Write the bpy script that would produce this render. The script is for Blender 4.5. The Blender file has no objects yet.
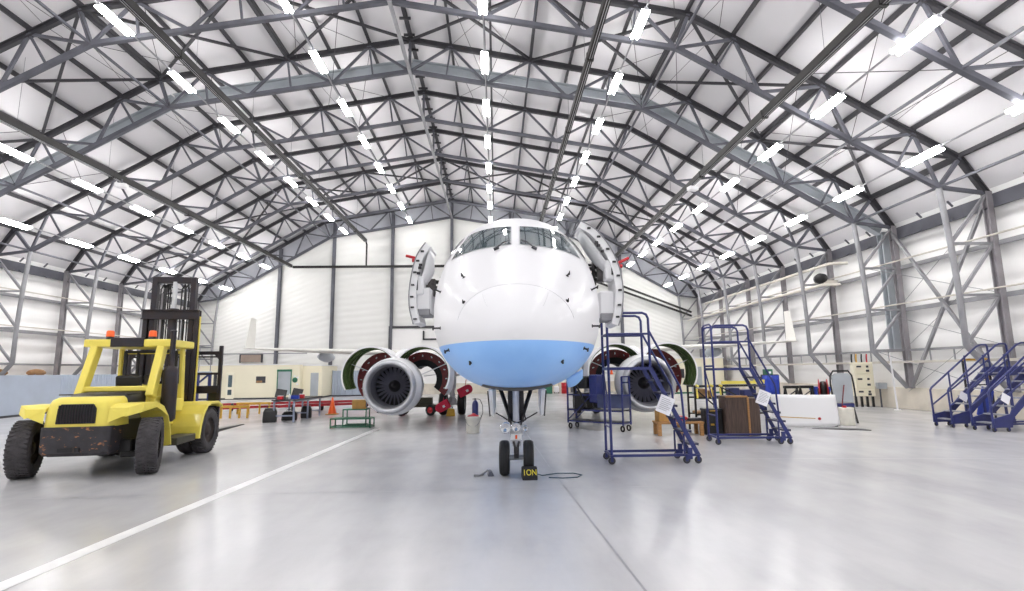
LAMP = 62.0
SKY = 0.9
EXPO = -0.04
import bpy, math, random
from mathutils import Vector, Matrix
from mathutils.bvhtree import BVHTree
random.seed(7)
C = bpy.context.scene.collection
PI = math.pi
V = Vector


def lin(c):
    c /= 255.0
    return c / 12.92 if c <= 0.04045 else ((c + 0.055) / 1.055) ** 2.4


def rgb(r, g, b):
    return (lin(r), lin(g), lin(b), 1.0)


def rot_z(a):
    return Matrix.Rotation(a, 3, 'Z')


def unit(v):
    v = V(v)
    return v / v.length if v.length > 1e-9 else V((0, 0, 1))


def frame(d, up=(0, 0, 1)):
    d = unit(d)
    u = V(up)
    if abs(d.dot(unit(u))) > 0.995:
        u = V((0, 1, 0)) if abs(d.y) < 0.9 else V((1, 0, 0))
    s = unit(d.cross(u))
    return s, unit(s.cross(d)), d


class MB:
    """Collects shapes and links them as one mesh object."""

    def __init__(self):
        self.v, self.f, self.s, self.m, self.mi = [], [], [], [], 0

    def add(self, vs, fs, smooth=False):
        o = len(self.v)
        self.v += [tuple(p) for p in vs]
        for f in fs:
            self.f.append(tuple(i + o for i in f))
            self.s.append(smooth)
            self.m.append(self.mi)
        return self

    def box(self, c, d, rz=0.0, R=None):
        R = R or rot_z(rz)
        c = V(c)
        h = [x / 2 for x in d]
        vs = [c + R @ V((sx * h[0], sy * h[1], sz * h[2])) for sx in (-1, 1) for sy in (-1, 1) for sz in (-1, 1)]
        fs = [(0, 1, 3, 2), (4, 6, 7, 5), (0, 4, 5, 1), (2, 3, 7, 6), (0, 2, 6, 4), (1, 5, 7, 3)]
        return self.add(vs, fs)

    def beam(self, p0, p1, w, h=None, up=(0, 0, 1)):
        h = w if h is None else h
        p0, p1 = V(p0), V(p1)
        s, u, d = frame(p1 - p0, up)
        vs = []
        for p in (p0, p1):
            for a, b in ((-1, -1), (1, -1), (1, 1), (-1, 1)):
                vs.append(p + s * (a * w / 2) + u * (b * h / 2))
        fs = [(0, 3, 2, 1), (4, 5, 6, 7), (0, 1, 5, 4), (1, 2, 6, 5), (2, 3, 7, 6), (3, 0, 4, 7)]
        return self.add(vs, fs)

    def hbeam(self, p0, p1, w, h, t=0.02, up=(0, 0, 1)):
        """I-section: two flanges and a web."""
        p0, p1 = V(p0), V(p1)
        s, u, d = frame(p1 - p0, up)
        o = u * (h / 2 - t / 2)
        self.beam(p0 + o, p1 + o, w, t, up)
        self.beam(p0 - o, p1 - o, w, t, up)
        return self.beam(p0, p1, t, h - 2 * t, up)

    def tube(self, pts, r, n=8, closed=False, caps=True):
        pts = [V(p) for p in pts]
        k = len(pts)
        rs = r if isinstance(r, (list, tuple)) else [r] * k
        rings = []
        ps = None
        for i, p in enumerate(pts):
            a = pts[(i - 1) % k] if (closed or i > 0) else p
            b = pts[(i + 1) % k] if (closed or i < k - 1) else p
            d = unit(b - a)
            if ps is None:
                s, u, _ = frame(d)
            else:
                s = unit(ps - d * ps.dot(d))
                u = unit(s.cross(d))
            ps = s
            u = s.cross(d)
            e = 1.0
            if 0 < i < k - 1 or closed:
                c = unit(p - a).dot(unit(b - p))
                e = 1 / max(0.5, math.sqrt(max(0.0, (1 + c) / 2)))
            rings.append([p + (s * math.cos(t) + u * math.sin(t)) * rs[i] * (e if e < 1.5 else 1.5)
                          for t in [2 * PI * j / n for j in range(n)]])
        return self.loft(rings, ring_closed=True, loop=closed, caps=caps and not closed)

    def loft(self, rings, ring_closed=True, loop=False, caps=False, smooth=True):
        n = len(rings[0])
        vs = [p for r in rings for p in r]
        fs = []
        k = len(rings)
        for i in range(k if loop else k - 1):
            a, b = i * n, ((i + 1) % k) * n
            for j in range(n if ring_closed else n - 1):
                j2 = (j + 1) % n
                fs.append((a + j, a + j2, b + j2, b + j))
        self.add(vs, fs, smooth)
        if caps:
            self.add(rings[0], [tuple(range(n))][::-1], False)
            self.add(rings[-1], [tuple(range(n))], False)
        return self

    def lathe(self, prof, n=24, M=None, a0=0.0, a1=None, caps=False):
        """prof: (radius, height) pairs about local z; M places it."""
        M = M or Matrix.Identity(4)
        full = a1 is None
        a1 = a0 + 2 * PI if full else a1
        cnt = n if full else n + 1
        rings = []
        for r, z in prof:
            rings.append([M @ V((r * math.cos(a0 + (a1 - a0) * j / n), r * math.sin(a0 + (a1 - a0) * j / n), z)) for j in range(cnt)])
        return self.loft(rings, ring_closed=full, caps=caps)

    def cyl(self, p0, p1, r, n=12, r1=None):
        return self.tube([p0, p1], [r, r if r1 is None else r1], n)

    def prism(self, poly, M, t):
        """poly in local xy, extruded t along local z, placed by the 4x4 M."""
        n = len(poly)
        vs = [M @ V((x, y, z)) for z in (0, t) for x, y in poly]
        fs = [tuple(range(n))[::-1], tuple(range(n, 2 * n))]
        fs += [(i, (i + 1) % n, n + (i + 1) % n, n + i) for i in range(n)]
        return self.add(vs, fs)

    def grid(self, fn, nu, nv, smooth=True):
        vs = [fn(i / nu, j / nv) for j in range(nv + 1) for i in range(nu + 1)]
        w = nu + 1
        fs = [(j * w + i, j * w + i + 1, (j + 1) * w + i + 1, (j + 1) * w + i) for j in range(nv) for i in range(nu)]
        return self.add(vs, fs, smooth)

    def torus(self, c, axis, R, r, n=24, k=8):
        s, u, d = frame(axis)
        return self.tube([V(c) + (s * math.cos(2 * PI * i / n) + u * math.sin(2 * PI * i / n)) * R for i in range(n)], r, k, closed=True)

    def build(self, name, mat, parent=None, bevel=0.0, loc=None, solid=0.0, segs=1):
        me = bpy.data.meshes.new(name)
        me.from_pydata(self.v, [], self.f)
        mats = mat if isinstance(mat, (list, tuple)) else [mat]
        for m in mats:
            me.materials.append(m)
        me.polygons.foreach_set('use_smooth', self.s)
        if len(mats) > 1:
            me.polygons.foreach_set('material_index', self.m)
        me.update()
        import bmesh
        bm = bmesh.new()
        bm.from_mesh(me)
        bmesh.ops.recalc_face_normals(bm, faces=bm.faces[:])
        bm.to_mesh(me)
        bm.free()
        o = bpy.data.objects.new(name, me)
        C.objects.link(o)
        if parent is not None:
            o.parent = parent
        if loc is not None:
            o.location = loc
        if solid:
            md = o.modifiers.new('solid', 'SOLIDIFY')
            md.thickness = solid
            md.offset = 0
        if bevel:
            md = o.modifiers.new('bevel', 'BEVEL')
            md.width = bevel
            md.segments = segs
            md.limit_method = 'ANGLE'
            md.angle_limit = math.radians(40)
        return o


def tag(o, label, cat, group=None, kind=None):
    o['label'] = label
    o['category'] = cat
    if group:
        o['group'] = group
    if kind:
        o['kind'] = kind
    return o


def thing(name, label, cat, loc=(0, 0, 0), rz=0.0, group=None):
    o = bpy.data.objects.new(name, None)
    o.empty_display_size = 0.2
    C.objects.link(o)
    o.location = loc
    o.rotation_euler = (0, 0, rz)
    return tag(o, label, cat, group)


def struct(o, label=None):
    o['kind'] = 'structure'
    if label:
        o['label'] = label
    return o


def dup(root, loc=None, rz=None, label=None):
    r = root.copy()
    C.objects.link(r)
    if loc is not None:
        r.location = loc
    if rz is not None:
        r.rotation_euler = (0, 0, rz)
    if label:
        r['label'] = label
    for ch in list(root.children):
        c = ch.copy()
        C.objects.link(c)
        c.parent = r
        for g in list(ch.children):
            d = g.copy()
            C.objects.link(d)
            d.parent = c
    return r


def placed(loc, x=(1, 0, 0), y=(0, 1, 0)):
    """4x4 with local x, y along the given directions."""
    x = unit(x)
    z = unit(x.cross(V(y)))
    y = z.cross(x)
    M = Matrix((x, y, z)).transposed().to_4x4()
    M.translation = V(loc)
    return M


def zto(loc, d):
    """4x4 whose local z points along d."""
    s, u, d = frame(d)
    M = Matrix((s, u, d)).transposed().to_4x4()
    M.translation = V(loc)
    return M


# ---------------------------------------------------------------- materials
def mat(name, col, rough=0.5, metal=0.0, var=0.0, scale=3.0, bump=0.0, bscale=20.0, coat=0.0, col2=None, spec=0.5, stretch=None, lo=0.35, hi=0.65):
    m = bpy.data.materials.new(name)
    m.use_nodes = True
    nt = m.node_tree
    b = nt.nodes['Principled BSDF']
    b.inputs['Base Color'].default_value = col
    b.inputs['Roughness'].default_value = rough
    b.inputs['Metallic'].default_value = metal
    b.inputs['Coat Weight'].default_value = coat
    b.inputs['Coat Roughness'].default_value = 0.05
    b.inputs['Specular IOR Level'].default_value = spec
    tc = nt.nodes.new('ShaderNodeTexCoord')
    src = tc.outputs['Object']
    if stretch:
        mp = nt.nodes.new('ShaderNodeMapping')
        mp.inputs['Scale'].default_value = stretch
        nt.links.new(src, mp.inputs['Vector'])
        src = mp.outputs['Vector']
    if var or col2:
        n = nt.nodes.new('ShaderNodeTexNoise')
        n.inputs['Scale'].default_value = scale
        n.inputs['Detail'].default_value = 5
        nt.links.new(src, n.inputs['Vector'])
        r = nt.nodes.new('ShaderNodeValToRGB')
        r.color_ramp.elements[0].position = lo
        r.color_ramp.elements[1].position = hi
        c2 = col2 or tuple(x * (1 - var) for x in col[:3]) + (1,)
        r.color_ramp.elements[0].color = c2
        r.color_ramp.elements[1].color = col
        nt.links.new(n.outputs['Fac'], r.inputs['Fac'])
        nt.links.new(r.outputs['Color'], b.inputs['Base Color'])
    if bump:
        n2 = nt.nodes.new('ShaderNodeTexNoise')
        n2.inputs['Scale'].default_value = bscale
        n2.inputs['Detail'].default_value = 4
        nt.links.new(src, n2.inputs['Vector'])
        bp = nt.nodes.new('ShaderNodeBump')
        bp.inputs['Strength'].default_value = bump
        bp.inputs['Distance'].default_value = 0.05
        nt.links.new(n2.outputs['Fac'], bp.inputs['Height'])
        nt.links.new(bp.outputs['Normal'], b.inputs['Normal'])
    return m


def emit(name, col, strength):
    m = bpy.data.materials.new(name)
    m.use_nodes = True
    nt = m.node_tree
    b = nt.nodes['Principled BSDF']
    b.inputs['Base Color'].default_value = (0.9, 0.9, 0.9, 1)
    b.inputs['Emission Color'].default_value = col
    b.inputs['Emission Strength'].default_value = strength
    return m


M = {}
M['steel'] = mat('steel_grey_paint', rgb(94, 95, 104), 0.55, 0.0, var=0.25, scale=1.5)
M['steel_dark'] = mat('steel_dark_paint', rgb(58, 57, 62), 0.6, 0.0, var=0.25, scale=1.5)
M['steel_light'] = mat('steel_galvanised', rgb(150, 150, 154), 0.5, 0.1, var=0.2, scale=2)
M['galv'] = mat('zinc_sheet', rgb(176, 182, 188), 0.5, 0.05, var=0.15, scale=1.2)
M['black'] = mat('black_paint', rgb(30, 29, 31), 0.45, var=0.3, scale=4)
M['rubber'] = mat('tyre_rubber', rgb(70, 67, 70), 0.8, var=0.35, scale=9, bump=0.25, bscale=30)
M['rubber_clean'] = mat('black_rubber', rgb(26, 26, 29), 0.65, var=0.2, scale=8)
M['white'] = mat('white_paint', rgb(236, 236, 238), 0.35)
M['chrome'] = mat('bare_metal', rgb(205, 206, 210), 0.18, 0.95)
M['alu'] = mat('brushed_aluminium', rgb(196, 197, 202), 0.33, 0.75, var=0.08, scale=12)
M['red'] = mat('red_paint', rgb(190, 28, 40), 0.45, var=0.2, scale=6)
M['orange'] = mat('orange_plastic', rgb(242, 96, 22), 0.35)
M['navy'] = mat('navy_blue_paint', rgb(42, 50, 110), 0.4, var=0.2, scale=5)
M['blue'] = mat('bright_blue', rgb(38, 66, 176), 0.5, var=0.2, scale=5)
M['yellow'] = mat('yellow_paint', rgb(242, 224, 98), 0.4, var=0.12, scale=2.2, coat=0.2)
M['paper'] = mat('white_paper', rgb(238, 238, 244), 0.7)
M['wood'] = mat('pale_wood', rgb(188, 138, 84), 0.6, var=0.3, scale=5, stretch=(1, 8, 8))
M['darkwood'] = mat('dark_wood', rgb(92, 74, 66), 0.7, var=0.45, scale=4, stretch=(8, 8, 0.7))
M['cream'] = mat('cream_panel', rgb(244, 238, 216), 0.55, var=0.05, scale=0.8)
M['concrete'] = mat('pale_concrete', rgb(222, 214, 200), 0.85, var=0.2, scale=1.1, bump=0.2, bscale=12)
M['darkgrey'] = mat('dark_grey_plastic', rgb(58, 58, 64), 0.5, var=0.2, scale=5)
M['green'] = mat('green_paint', rgb(44, 112, 84), 0.5, var=0.2, scale=5)
M['pipe'] = mat('black_duct', rgb(22, 19, 19), 0.5, 0.0, var=0.3, scale=2)
M['pipe_white'] = mat('cream_pipe', rgb(206, 200, 190), 0.5, var=0.1)
M['glass'] = mat('dark_glass', rgb(96, 112, 122), 0.06, 0.0, coat=1.0, spec=0.9)
# ------------------------------------------------------------ the hangar shell
XR, ZR, SP, Y0 = -3.913, 17.372, 4.6835, 13.517     # ridge line, ridge height, frame spacing, first frame
YF, YB = -9.0, 46.75                                 # open front, gable wall
TOP = [(0, 17.372), (11.37, 15.327), (21.27, 9.552), (22.11, 8.207)]
BOT = [(0, 15.78), (10.83, 13.95), (20.33, 8.43)]


def on(line, d):
    for (a, za), (b, zb) in zip(line, line[1:]):
        if d <= b + 1e-6:
            return za + (zb - za) * (d - a) / (b - a)
    return line[-1][1]


def top(d): return on(TOP, abs(d))
def bot(d): return on(BOT, abs(d))


# floor: sealed concrete, slightly glossy, with slab joints and scuffs
fm = bpy.data.materials.new('sealed_concrete_floor')
fm.use_nodes = True
nt = fm.node_tree
b = nt.nodes['Principled BSDF']
tc = nt.nodes.new('ShaderNodeTexCoord')


def nnode(t, **kw):
    n = nt.nodes.new(t)
    for k, v in kw.items():
        setattr(n, k, v)
    return n


def noise(scale, detail=5, stretch=None, rough=0.55):
    n = nnode('ShaderNodeTexNoise')
    n.inputs['Scale'].default_value = scale
    n.inputs['Detail'].default_value = detail
    n.inputs['Roughness'].default_value = rough
    if stretch:
        mp = nnode('ShaderNodeMapping')
        mp.inputs['Scale'].default_value = stretch
        nt.links.new(tc.outputs['Object'], mp.inputs['Vector'])
        nt.links.new(mp.outputs['Vector'], n.inputs['Vector'])
    else:
        nt.links.new(tc.outputs['Object'], n.inputs['Vector'])
    return n


def ramp(src, p0, c0, p1, c1):
    r = nnode('ShaderNodeValToRGB')
    r.color_ramp.elements[0].position = p0
    r.color_ramp.elements[0].color = c0
    r.color_ramp.elements[1].position = p1
    r.color_ramp.elements[1].color = c1
    nt.links.new(src, r.inputs['Fac'])
    return r


def mix(a, c, f, blend='MIX'):
    m = nnode('ShaderNodeMix', data_type='RGBA', blend_type=blend)
    for s, i in ((f, 0), (a, 6), (c, 7)):
        if hasattr(s, 'links'):
            nt.links.new(s, m.inputs[i])
        else:
            m.inputs[i].default_value = s
    return m.outputs[2]


base = ramp(noise(0.35, 8).outputs['Fac'], 0.34, rgb(172, 172, 175), 0.66, rgb(193, 193, 196)).outputs['Color']
scuff = ramp(noise(1.1, 6, (1, 0.3, 1), 0.6).outputs['Fac'], 0.3, (0, 0, 0, 1), 0.88, (1, 1, 1, 1)).outputs['Color']
c = mix(base, rgb(206, 205, 206), scuff)
nt.links.new(c, b.inputs['Base Color'])
rr = ramp(noise(0.8, 6).outputs['Fac'], 0.3, (0.19, 0.19, 0.19, 1), 0.75, (0.262, 0.262, 0.262, 1))
nt.links.new(rr.outputs['Color'], b.inputs['Roughness'])
b.inputs['Specular IOR Level'].default_value = 0.6
bp = nnode('ShaderNodeBump')
bp.inputs['Strength'].default_value = 0.03
bp.inputs['Distance'].default_value = 0.01
nt.links.new(noise(3.0, 6).outputs['Fac'], bp.inputs['Height'])
nt.links.new(bp.outputs['Normal'], b.inputs['Normal'])
M['floor'] = fm
M['steel_mid'] = mat('steel_column_paint', rgb(150, 146, 150), 0.5, 0.0, var=0.3, scale=1.5)
M['membrane'] = mat('white_roof_membrane', rgb(214, 212, 215), 0.65, var=0.05, scale=0.5, bump=0.15, bscale=1.2)
M['wall_sheet'] = mat('white_wall_membrane', rgb(247, 246, 245), 0.55, var=0.04, scale=0.6, bump=0.12, bscale=1.5)
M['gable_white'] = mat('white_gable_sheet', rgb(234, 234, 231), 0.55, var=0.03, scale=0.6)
M['gable_grey'] = mat('grey_upper_gable', rgb(196, 198, 206), 0.7, var=0.05, scale=0.6)
M['line'] = mat('white_floor_paint', rgb(240, 240, 240), 0.35, var=0.08, scale=3)
M['joint'] = mat('slab_joint', rgb(150, 150, 154), 0.6, var=0.2, scale=3)

XL, XW = XR - 22.55, XR + 22.55
struct(MB().box(((XL + XW) / 2, (YF + YB) / 2, -0.1), (XW - XL + 2, YB - YF + 1, 0.2)).build('floor', M['floor']), 'light grey sealed concrete hangar floor')
mk = MB()


def strip(mb, p, q, w, z=0.004):
    p, q = V((p[0], p[1], z)), V((q[0], q[1], z))
    s = unit((q - p).cross(V((0, 0, 1)))) * (w / 2)
    mb.add([p - s, p + s, q + s, q - s], [(0, 1, 2, 3)])
    mb.add([v - V((0, 0, 0.003)) for v in (p - s, p + s, q + s, q - s)], [(3, 2, 1, 0)])


strip(mk, (-4.66, 2.5), (-4.07, 18.6), 0.2)
struct(mk.build('trim_floor_line', M['line']), 'white painted line along the floor on the left')
jt = MB()
strip(jt, (1.05, 10.6), (1.35, 3.0), 0.022, 0.0035)
strip(jt, (-20, 8.9), (2.6, 8.9), 0.016, 0.0035)
strip(jt, (1.05, 10.6), (0.6, 30), 0.02, 0.0035)
strip(jt, (3, 11.6), (16, 10.2), 0.016, 0.0035)
struct(jt.build('trim_floor_joints', M['joint']), 'thin joints in the concrete floor')

# roof membrane, slightly pillowed between the frames
prof = []
for sgn in (-1, 1):
    seg = []
    for (a, za), (c2, zc) in zip(TOP, TOP[1:]):
        k = 6 if c2 - a > 2 else 2
        for i in range(k):
            t = i / k
            seg.append((sgn * (a + (c2 - a) * t), za + (zc - za) * t + 0.33))
    seg.append((sgn * 22.55, 8.35))
    prof.append(seg)
line_pts = prof[0][::-1] + prof[1][1:]
ny = 48
rf = MB()
rings = []
for j in range(ny + 1):
    y = YF + (YB - YF) * j / ny
    ph = math.sin(PI * (((y - Y0) / SP) % 1.0))
    rings.append([V((XR + x, y, z + 0.05 * ph)) for x, z in line_pts])
rf.loft(rings, ring_closed=False)
struct(rf.build('ceiling', M['membrane']), 'white membrane roof lining of the hangar')


def pillow_wall(x, sgn):
    w = MB()
    nz = 66

    def f(u, v):
        z = 0.55 + v * 7.9
        bulge = abs(math.sin(PI * z / 0.82)) ** 0.7
        return V((x + sgn * (-0.09 * bulge), YF + (YB - YF) * u, z))
    w.grid(f, 2, nz)
    return w


struct(pillow_wall(XL, -1).build('wall_left', M['wall_sheet']), 'white quilted membrane wall on the left')
struct(pillow_wall(XW, 1).build('wall_right', M['wall_sheet']), 'white quilted membrane wall on the right')
for nm, x, s in (('baseboard_left', XL, 1), ('baseboard_right', XW, -1)):
    struct(MB().box((x + s * 0.12, (YF + YB) / 2, 0.47), (0.5, YB - YF, 0.94)).build(nm, M['concrete'], bevel=0.02), 'low concrete upstand along the ' + nm[10:] + ' wall')

# gable wall: ribbed white lower sheet, upper part behind the end truss coloured grey
gw = MB()
xs = [XR + d for d in (-22.55, -20.33, -10.83, 0, 10.83, 20.33, 22.55)]


def gtop(x):
    d = abs(x - XR)
    return bot(min(d, 20.33)) if d <= 20.33 else 8.43


nx = 60
cols = sorted(set([XL + (XW - XL) * i / nx for i in range(nx + 1)] + xs))
nz = 110
rings = []
for j in range(nz + 1):
    row = []
    for x in cols:
        z = gtop(x) * j / nz
        row.append(V((x, YB - 0.035 * abs(math.sin(PI * (15.8 * j / nz) / 0.62)), z)))
    rings.append(row)
gw.loft(rings, ring_closed=False)
struct(gw.build('wall_back', M['gable_white']), 'white gable wall at the far end')
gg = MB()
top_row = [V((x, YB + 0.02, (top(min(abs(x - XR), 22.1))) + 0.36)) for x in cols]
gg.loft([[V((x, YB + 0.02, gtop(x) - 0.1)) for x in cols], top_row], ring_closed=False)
struct(gg.build('wall_back_gable', M['gable_grey']), 'grey upper gable wall behind the end truss')

# ------------------------------------------------------------ roof frames
TN = [1.9, 5.65, 9.38, 13.08, 16.35, 19.63]
BN = [0, 3.55, 7.32, 10.83, 13.9, 17.2, 20.33]
HN = [1.69, 5.42, 9.15, 12.31, 15.58, 18.86]


def frame_parts(root, end=False):
    """A frame in local x (offset from the ridge), z up; the plane is y = 0."""
    P = lambda d, z: V((d, 0, z))
    tcb, bc, web = MB(), MB(), MB()
    for s in (-1, 1):
        for (a, za), (c2, zc) in zip(TOP, TOP[1:]):
            tcb.hbeam(P(s * a, za), P(s * c2, zc), 0.16, 0.24, 0.045)
        for a, c2 in zip(BOT, BOT[1:]):
            bc.beam(P(s * a[0], a[1]), P(s * c2[0], c2[1]), 0.17, 0.17)
        # little purlin cleats along the top chord
        for d in TN + [3.78, 7.5, 11.37, 14.72, 18.0]:
            tcb.box(P(s * d, top(d) + 0.17), (0.12, 0.18, 0.14))
        for i, d in enumerate(TN):
            web.beam(P(s * BN[i], bot(BN[i])), P(s * d, top(d)), 0.1)
            web.beam(P(s * d, top(d)), P(s * BN[i + 1], bot(BN[i + 1])), 0.1)
            web.beam(P(s * d, top(d)), P(s * HN[i], bot(HN[i])), 0.075)
        web.beam(P(s * 11.37, top(11.37)), P(s * 10.83, bot(10.83)), 0.13)
        web.beam(P(s * 21.27, top(21.27)), P(s * 20.33, bot(20.33)), 0.13)
        web.beam(P(s * 22.11, 8.2), P(s * 20.33, 8.43), 0.13)
    web.beam(P(0, 17.37), P(0, 15.78), 0.12)
    tcb.build('top_chord', M['steel_dark'], root)
    bc.build('bottom_chord', M['steel'], root)
    web.build('web_lattice', M['steel'], root)
    for s in (-1, 1):
        post = MB().hbeam(P(s * 22.11, 0.94), P(s * 22.11, 8.25), 0.22, 0.24, 0.04, up=(0, 1, 0)).build('column', M['steel_mid'], root)
        inner = MB().tube([P(s * 20.33, 8.43), P(s * 20.5, 6.3), P(s * 20.58, 4.4), P(s * 20.58, 2.6), P(s * 21.95, 0.98)], 0.1, 8)
        inner.build('inner_leg', M['steel_light'], post)
        lac = MB()
        zs = [8.2, 6.3, 4.4, 2.6]
        xi = [20.33, 20.5, 20.58, 20.58]
        for z, x in zip(zs[1:], xi[1:]):
            lac.beam(P(s * x, z), P(s * 22.11, z), 0.09)
        for i in range(3):
            lac.beam(P(s * xi[i + 1], zs[i + 1]), P(s * 22.11, zs[i]), 0.1)
        lac.build('lacing', M['steel_light'], post)


ORD = ['first', 'second', 'third', 'fourth', 'fifth', 'sixth', 'seventh']
fr = None
for k in range(8):
    lab = ('end steel roof frame standing against the far gable wall' if k == 7 else
           ORD[k] + ' steel lattice roof frame from the camera, spanning the whole hangar' if k < 4 else
           'steel lattice roof frame, ' + ORD[6 - k] + ' one in front of the gable end frame')
    if fr is None:
        fr = thing('roof_truss', lab, 'roof truss', (XR, Y0, 0), 0, 'steel lattice roof frames')
        frame_parts(fr)
    else:
        dup(fr, (XR, Y0 + k * SP, 0), 0, lab)

# purlins along the roof slopes
pn = [('ridge', 0.0)]
PO = [1.9, 3.78, 5.65, 7.5, 9.38, 11.37, 13.08, 14.72, 16.35, 18.0, 19.63, 21.27]
ORD12 = ORD + ['eighth', 'ninth', 'tenth', 'eleventh', 'lowest']
YS, YE = 3.5, 46.6
ridge = MB()
ridge.hbeam((XR, YS, 17.6), (XR, YE, 17.6), 0.16, 0.22, 0.05)
y = YS + 0.4
while y < YE:
    ridge.box((XR, y, 17.45), (0.5, 0.08, 0.1))
    y += 1.17
tag(ridge.build('ridge_beam', M['steel_dark']), 'dark ridge beam with short cross cleats along the top of the roof', 'beam')
for s, side in ((-1, 'left'), (1, 'right')):
    for i, d in enumerate(PO):
        o = MB().beam((XR + s * d, YS, top(d) + (0.22 if d < 21 else 0.1)), (XR + s * d, YE, top(d) + (0.22 if d < 21 else 0.1)), 0.1, 0.17).build('purlin', M['steel_dark'])
        tag(o, 'long steel purlin, %s down from the ridge on the %s roof slope' % (ORD12[i], side), 'purlin', 'purlins on the roof slopes')
# ties joining the bottom chords
for s, side in ((-1, 'left'), (1, 'right')):
    for d, w in ((3.55, 'inner'), (10.83, 'knuckle'), (17.2, 'outer'), (20.33, 'eaves')):
        o = MB().beam((XR + s * d, YS, bot(d)), (XR + s * d, YE, bot(d)), 0.08, 0.08).build('truss_tie', M['steel'])
        tag(o, '%s longitudinal tie joining the bottom chords on the %s half of the roof' % (w, side), 'tie beam', 'ties between the roof frames')
tag(MB().tube([(XR + 0.02, YS, 15.7), (XR + 0.02, YE, 15.7)], 0.09, 8).build('truss_tie', M['steel_light']),
    'round tie pipe joining the bottom chords under the ridge', 'tie beam', 'ties between the roof frames')
# sway bracing: thin rods from bottom chords up to the next frame
for s, side in ((-1, 'left'), (1, 'right')):
    t = thing('sway_bracing', 'thin sway rods crossing between the nearest roof frames, %s half of the roof' % side, 'bracing', (XR, Y0, 0), 0, 'sway rods between the roof frames')
    for k in (0, 1, 2):
        y0, y1 = k * SP, (k + 1) * SP
        for d in (3.55, 10.83, 17.2):
            for e in (-1.7, 1.7):
                MB().tube([(s * d, y0, bot(d)), (s * (d + e), y1, top(d + e))], 0.012, 4).build('rod', M['steel_dark'], t)
                MB().tube([(s * d, y1, bot(d)), (s * (d + e), y0, top(d + e))], 0.012, 4).build('rod', M['steel_dark'], t)
# cross bracing in the roof plane
XB = [0, 5.65, 11.37, 16.35, 21.27]
for k in (1, 5):
    for s, side in ((-1, 'left'), (1, 'right')):
        mb = MB()
        for a, c2 in zip(XB, XB[1:]):
            y0, y1 = Y0 + k * SP, Y0 + (k + 1) * SP
            mb.beam((XR + s * a, y0, top(a) + .05), (XR + s * c2, y1, top(c2) + .05), 0.1)
            mb.beam((XR + s * c2, y0, top(c2)), (XR + s * a, y1, top(a)), 0.1)
            if k == 1:
                mb.beam((XR + s * c2, y0, top(c2)), (XR + s * c2, y1, top(c2)), 0.1)
        o = mb.build('roof_cross_bracing', M['steel_dark'])
        tag(o, 'diagonal cross bracing under the %s roof slope, %s bay' % (side, 'large near' if k == 1 else 'far'), 'bracing', 'roof cross bracing')
# wall cross brace between the second and third frames, both sides
for s, side in ((-1, 'left'), (1, 'right')):
    mb = MB()
    x = XR + s * 22.0
    y0, y1 = Y0 + SP, Y0 + 2 * SP
    mb.beam((x, y0 + .1, 1.0), (x, y1 - .1, 7.9), 0.11)
    mb.beam((x + .1 * s, y1 - .1, 1.0), (x + .1 * s, y0 + .1, 7.9), 0.11)
    for z in (6.3, 4.4, 2.6):
        mb.tube([(x - s * 1.4, y0, z), (x, y1, z - 1.8)], 0.012, 4)
        mb.tube([(x - s * 1.4, y1, z), (x, y0, z - 1.8)], 0.012, 4)
    o = mb.build('wall_cross_brace', M['steel_light'])
    tag(o, 'big crossed tube brace between two columns of the %s wall' % side, 'bracing', 'wall cross braces')
# wall rails
for s, side in ((-1, 'left'), (1, 'right')):
    x = XR + s * 22.24
    for z, w, h, nm in ((6.3, 0.1, 0.17, 'upper'), (4.4, 0.1, 0.17, 'middle'), (2.6, 0.16, 0.1, 'lower')):
        o = MB().beam((x, YS, z), (x, YE, z), w, h).build('wall_girt', M['steel_light'])
        tag(o, '%s horizontal steel rail along the %s wall' % (nm, side), 'wall rail', 'steel rails along the side walls')
    for z, nm in ((6.54, 'upper'), (4.62, 'lower')):
        o = MB().tube([(XR + s * 21.8, YS, z), (XR + s * 21.8, YE, z)], 0.035, 6).build('wall_conduit', M['pipe_white'])
        tag(o, 'thin pale %s conduit running along the %s wall' % (nm, side), 'conduit', 'conduits along the side walls')
    g = MB().beam((XR + s * 22.3, YS, 7.9), (XR + s * 22.3, YE, 7.9), 0.12, 0.5)
    y = YS + 0.7
    while y < YE:
        g.beam((XR + s * 22.2, y, 7.7), (XR + s * 22.02, y, 7.58), 0.05)
        g.beam((XR + s * 22.25, y, 8.2), (XR + s * 22.05, y, 8.42), 0.06)
        y += 1.56
    tag(g.build('eaves_beam', M['steel']), 'deep grey eaves beam with short brackets above the %s wall' % side, 'beam', 'eaves beams')
x = XR + 22.0
o = MB().box((x, (3.5 + YE) / 2, 2.08), (0.22, YE - 3.5, 0.1)).build('cable_tray', M['pipe_white'])
tag(o, 'pale cable tray along the right wall below the lowest rail', 'cable tray')
y = 4.0
while y < YE:
    MB().beam((x + .05, y, 2.1), (x + .05, y, 2.56), 0.04).build('hanger', M['steel_light'], o)
    y += 1.17
for z0, y0, y1 in ((6.95, 24.8, 41), (6.0, 25.5, 45)):
    o = MB().tube([(XR + 21.2, y0, z0), (XR + 20.6, y0 + 0.5, z0 + .05), (XR + 20.6, y0 + 1, z0 + .05), (XR + 20.6, y1, z0 + 0.05)], 0.07, 8).build('wall_pipe', M['pipe_white'])
    tag(o, '%s cream pipe along the far part of the right wall' % ('upper' if z0 > 6.5 else 'lower'), 'pipe', 'cream pipes on the right wall')

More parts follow.
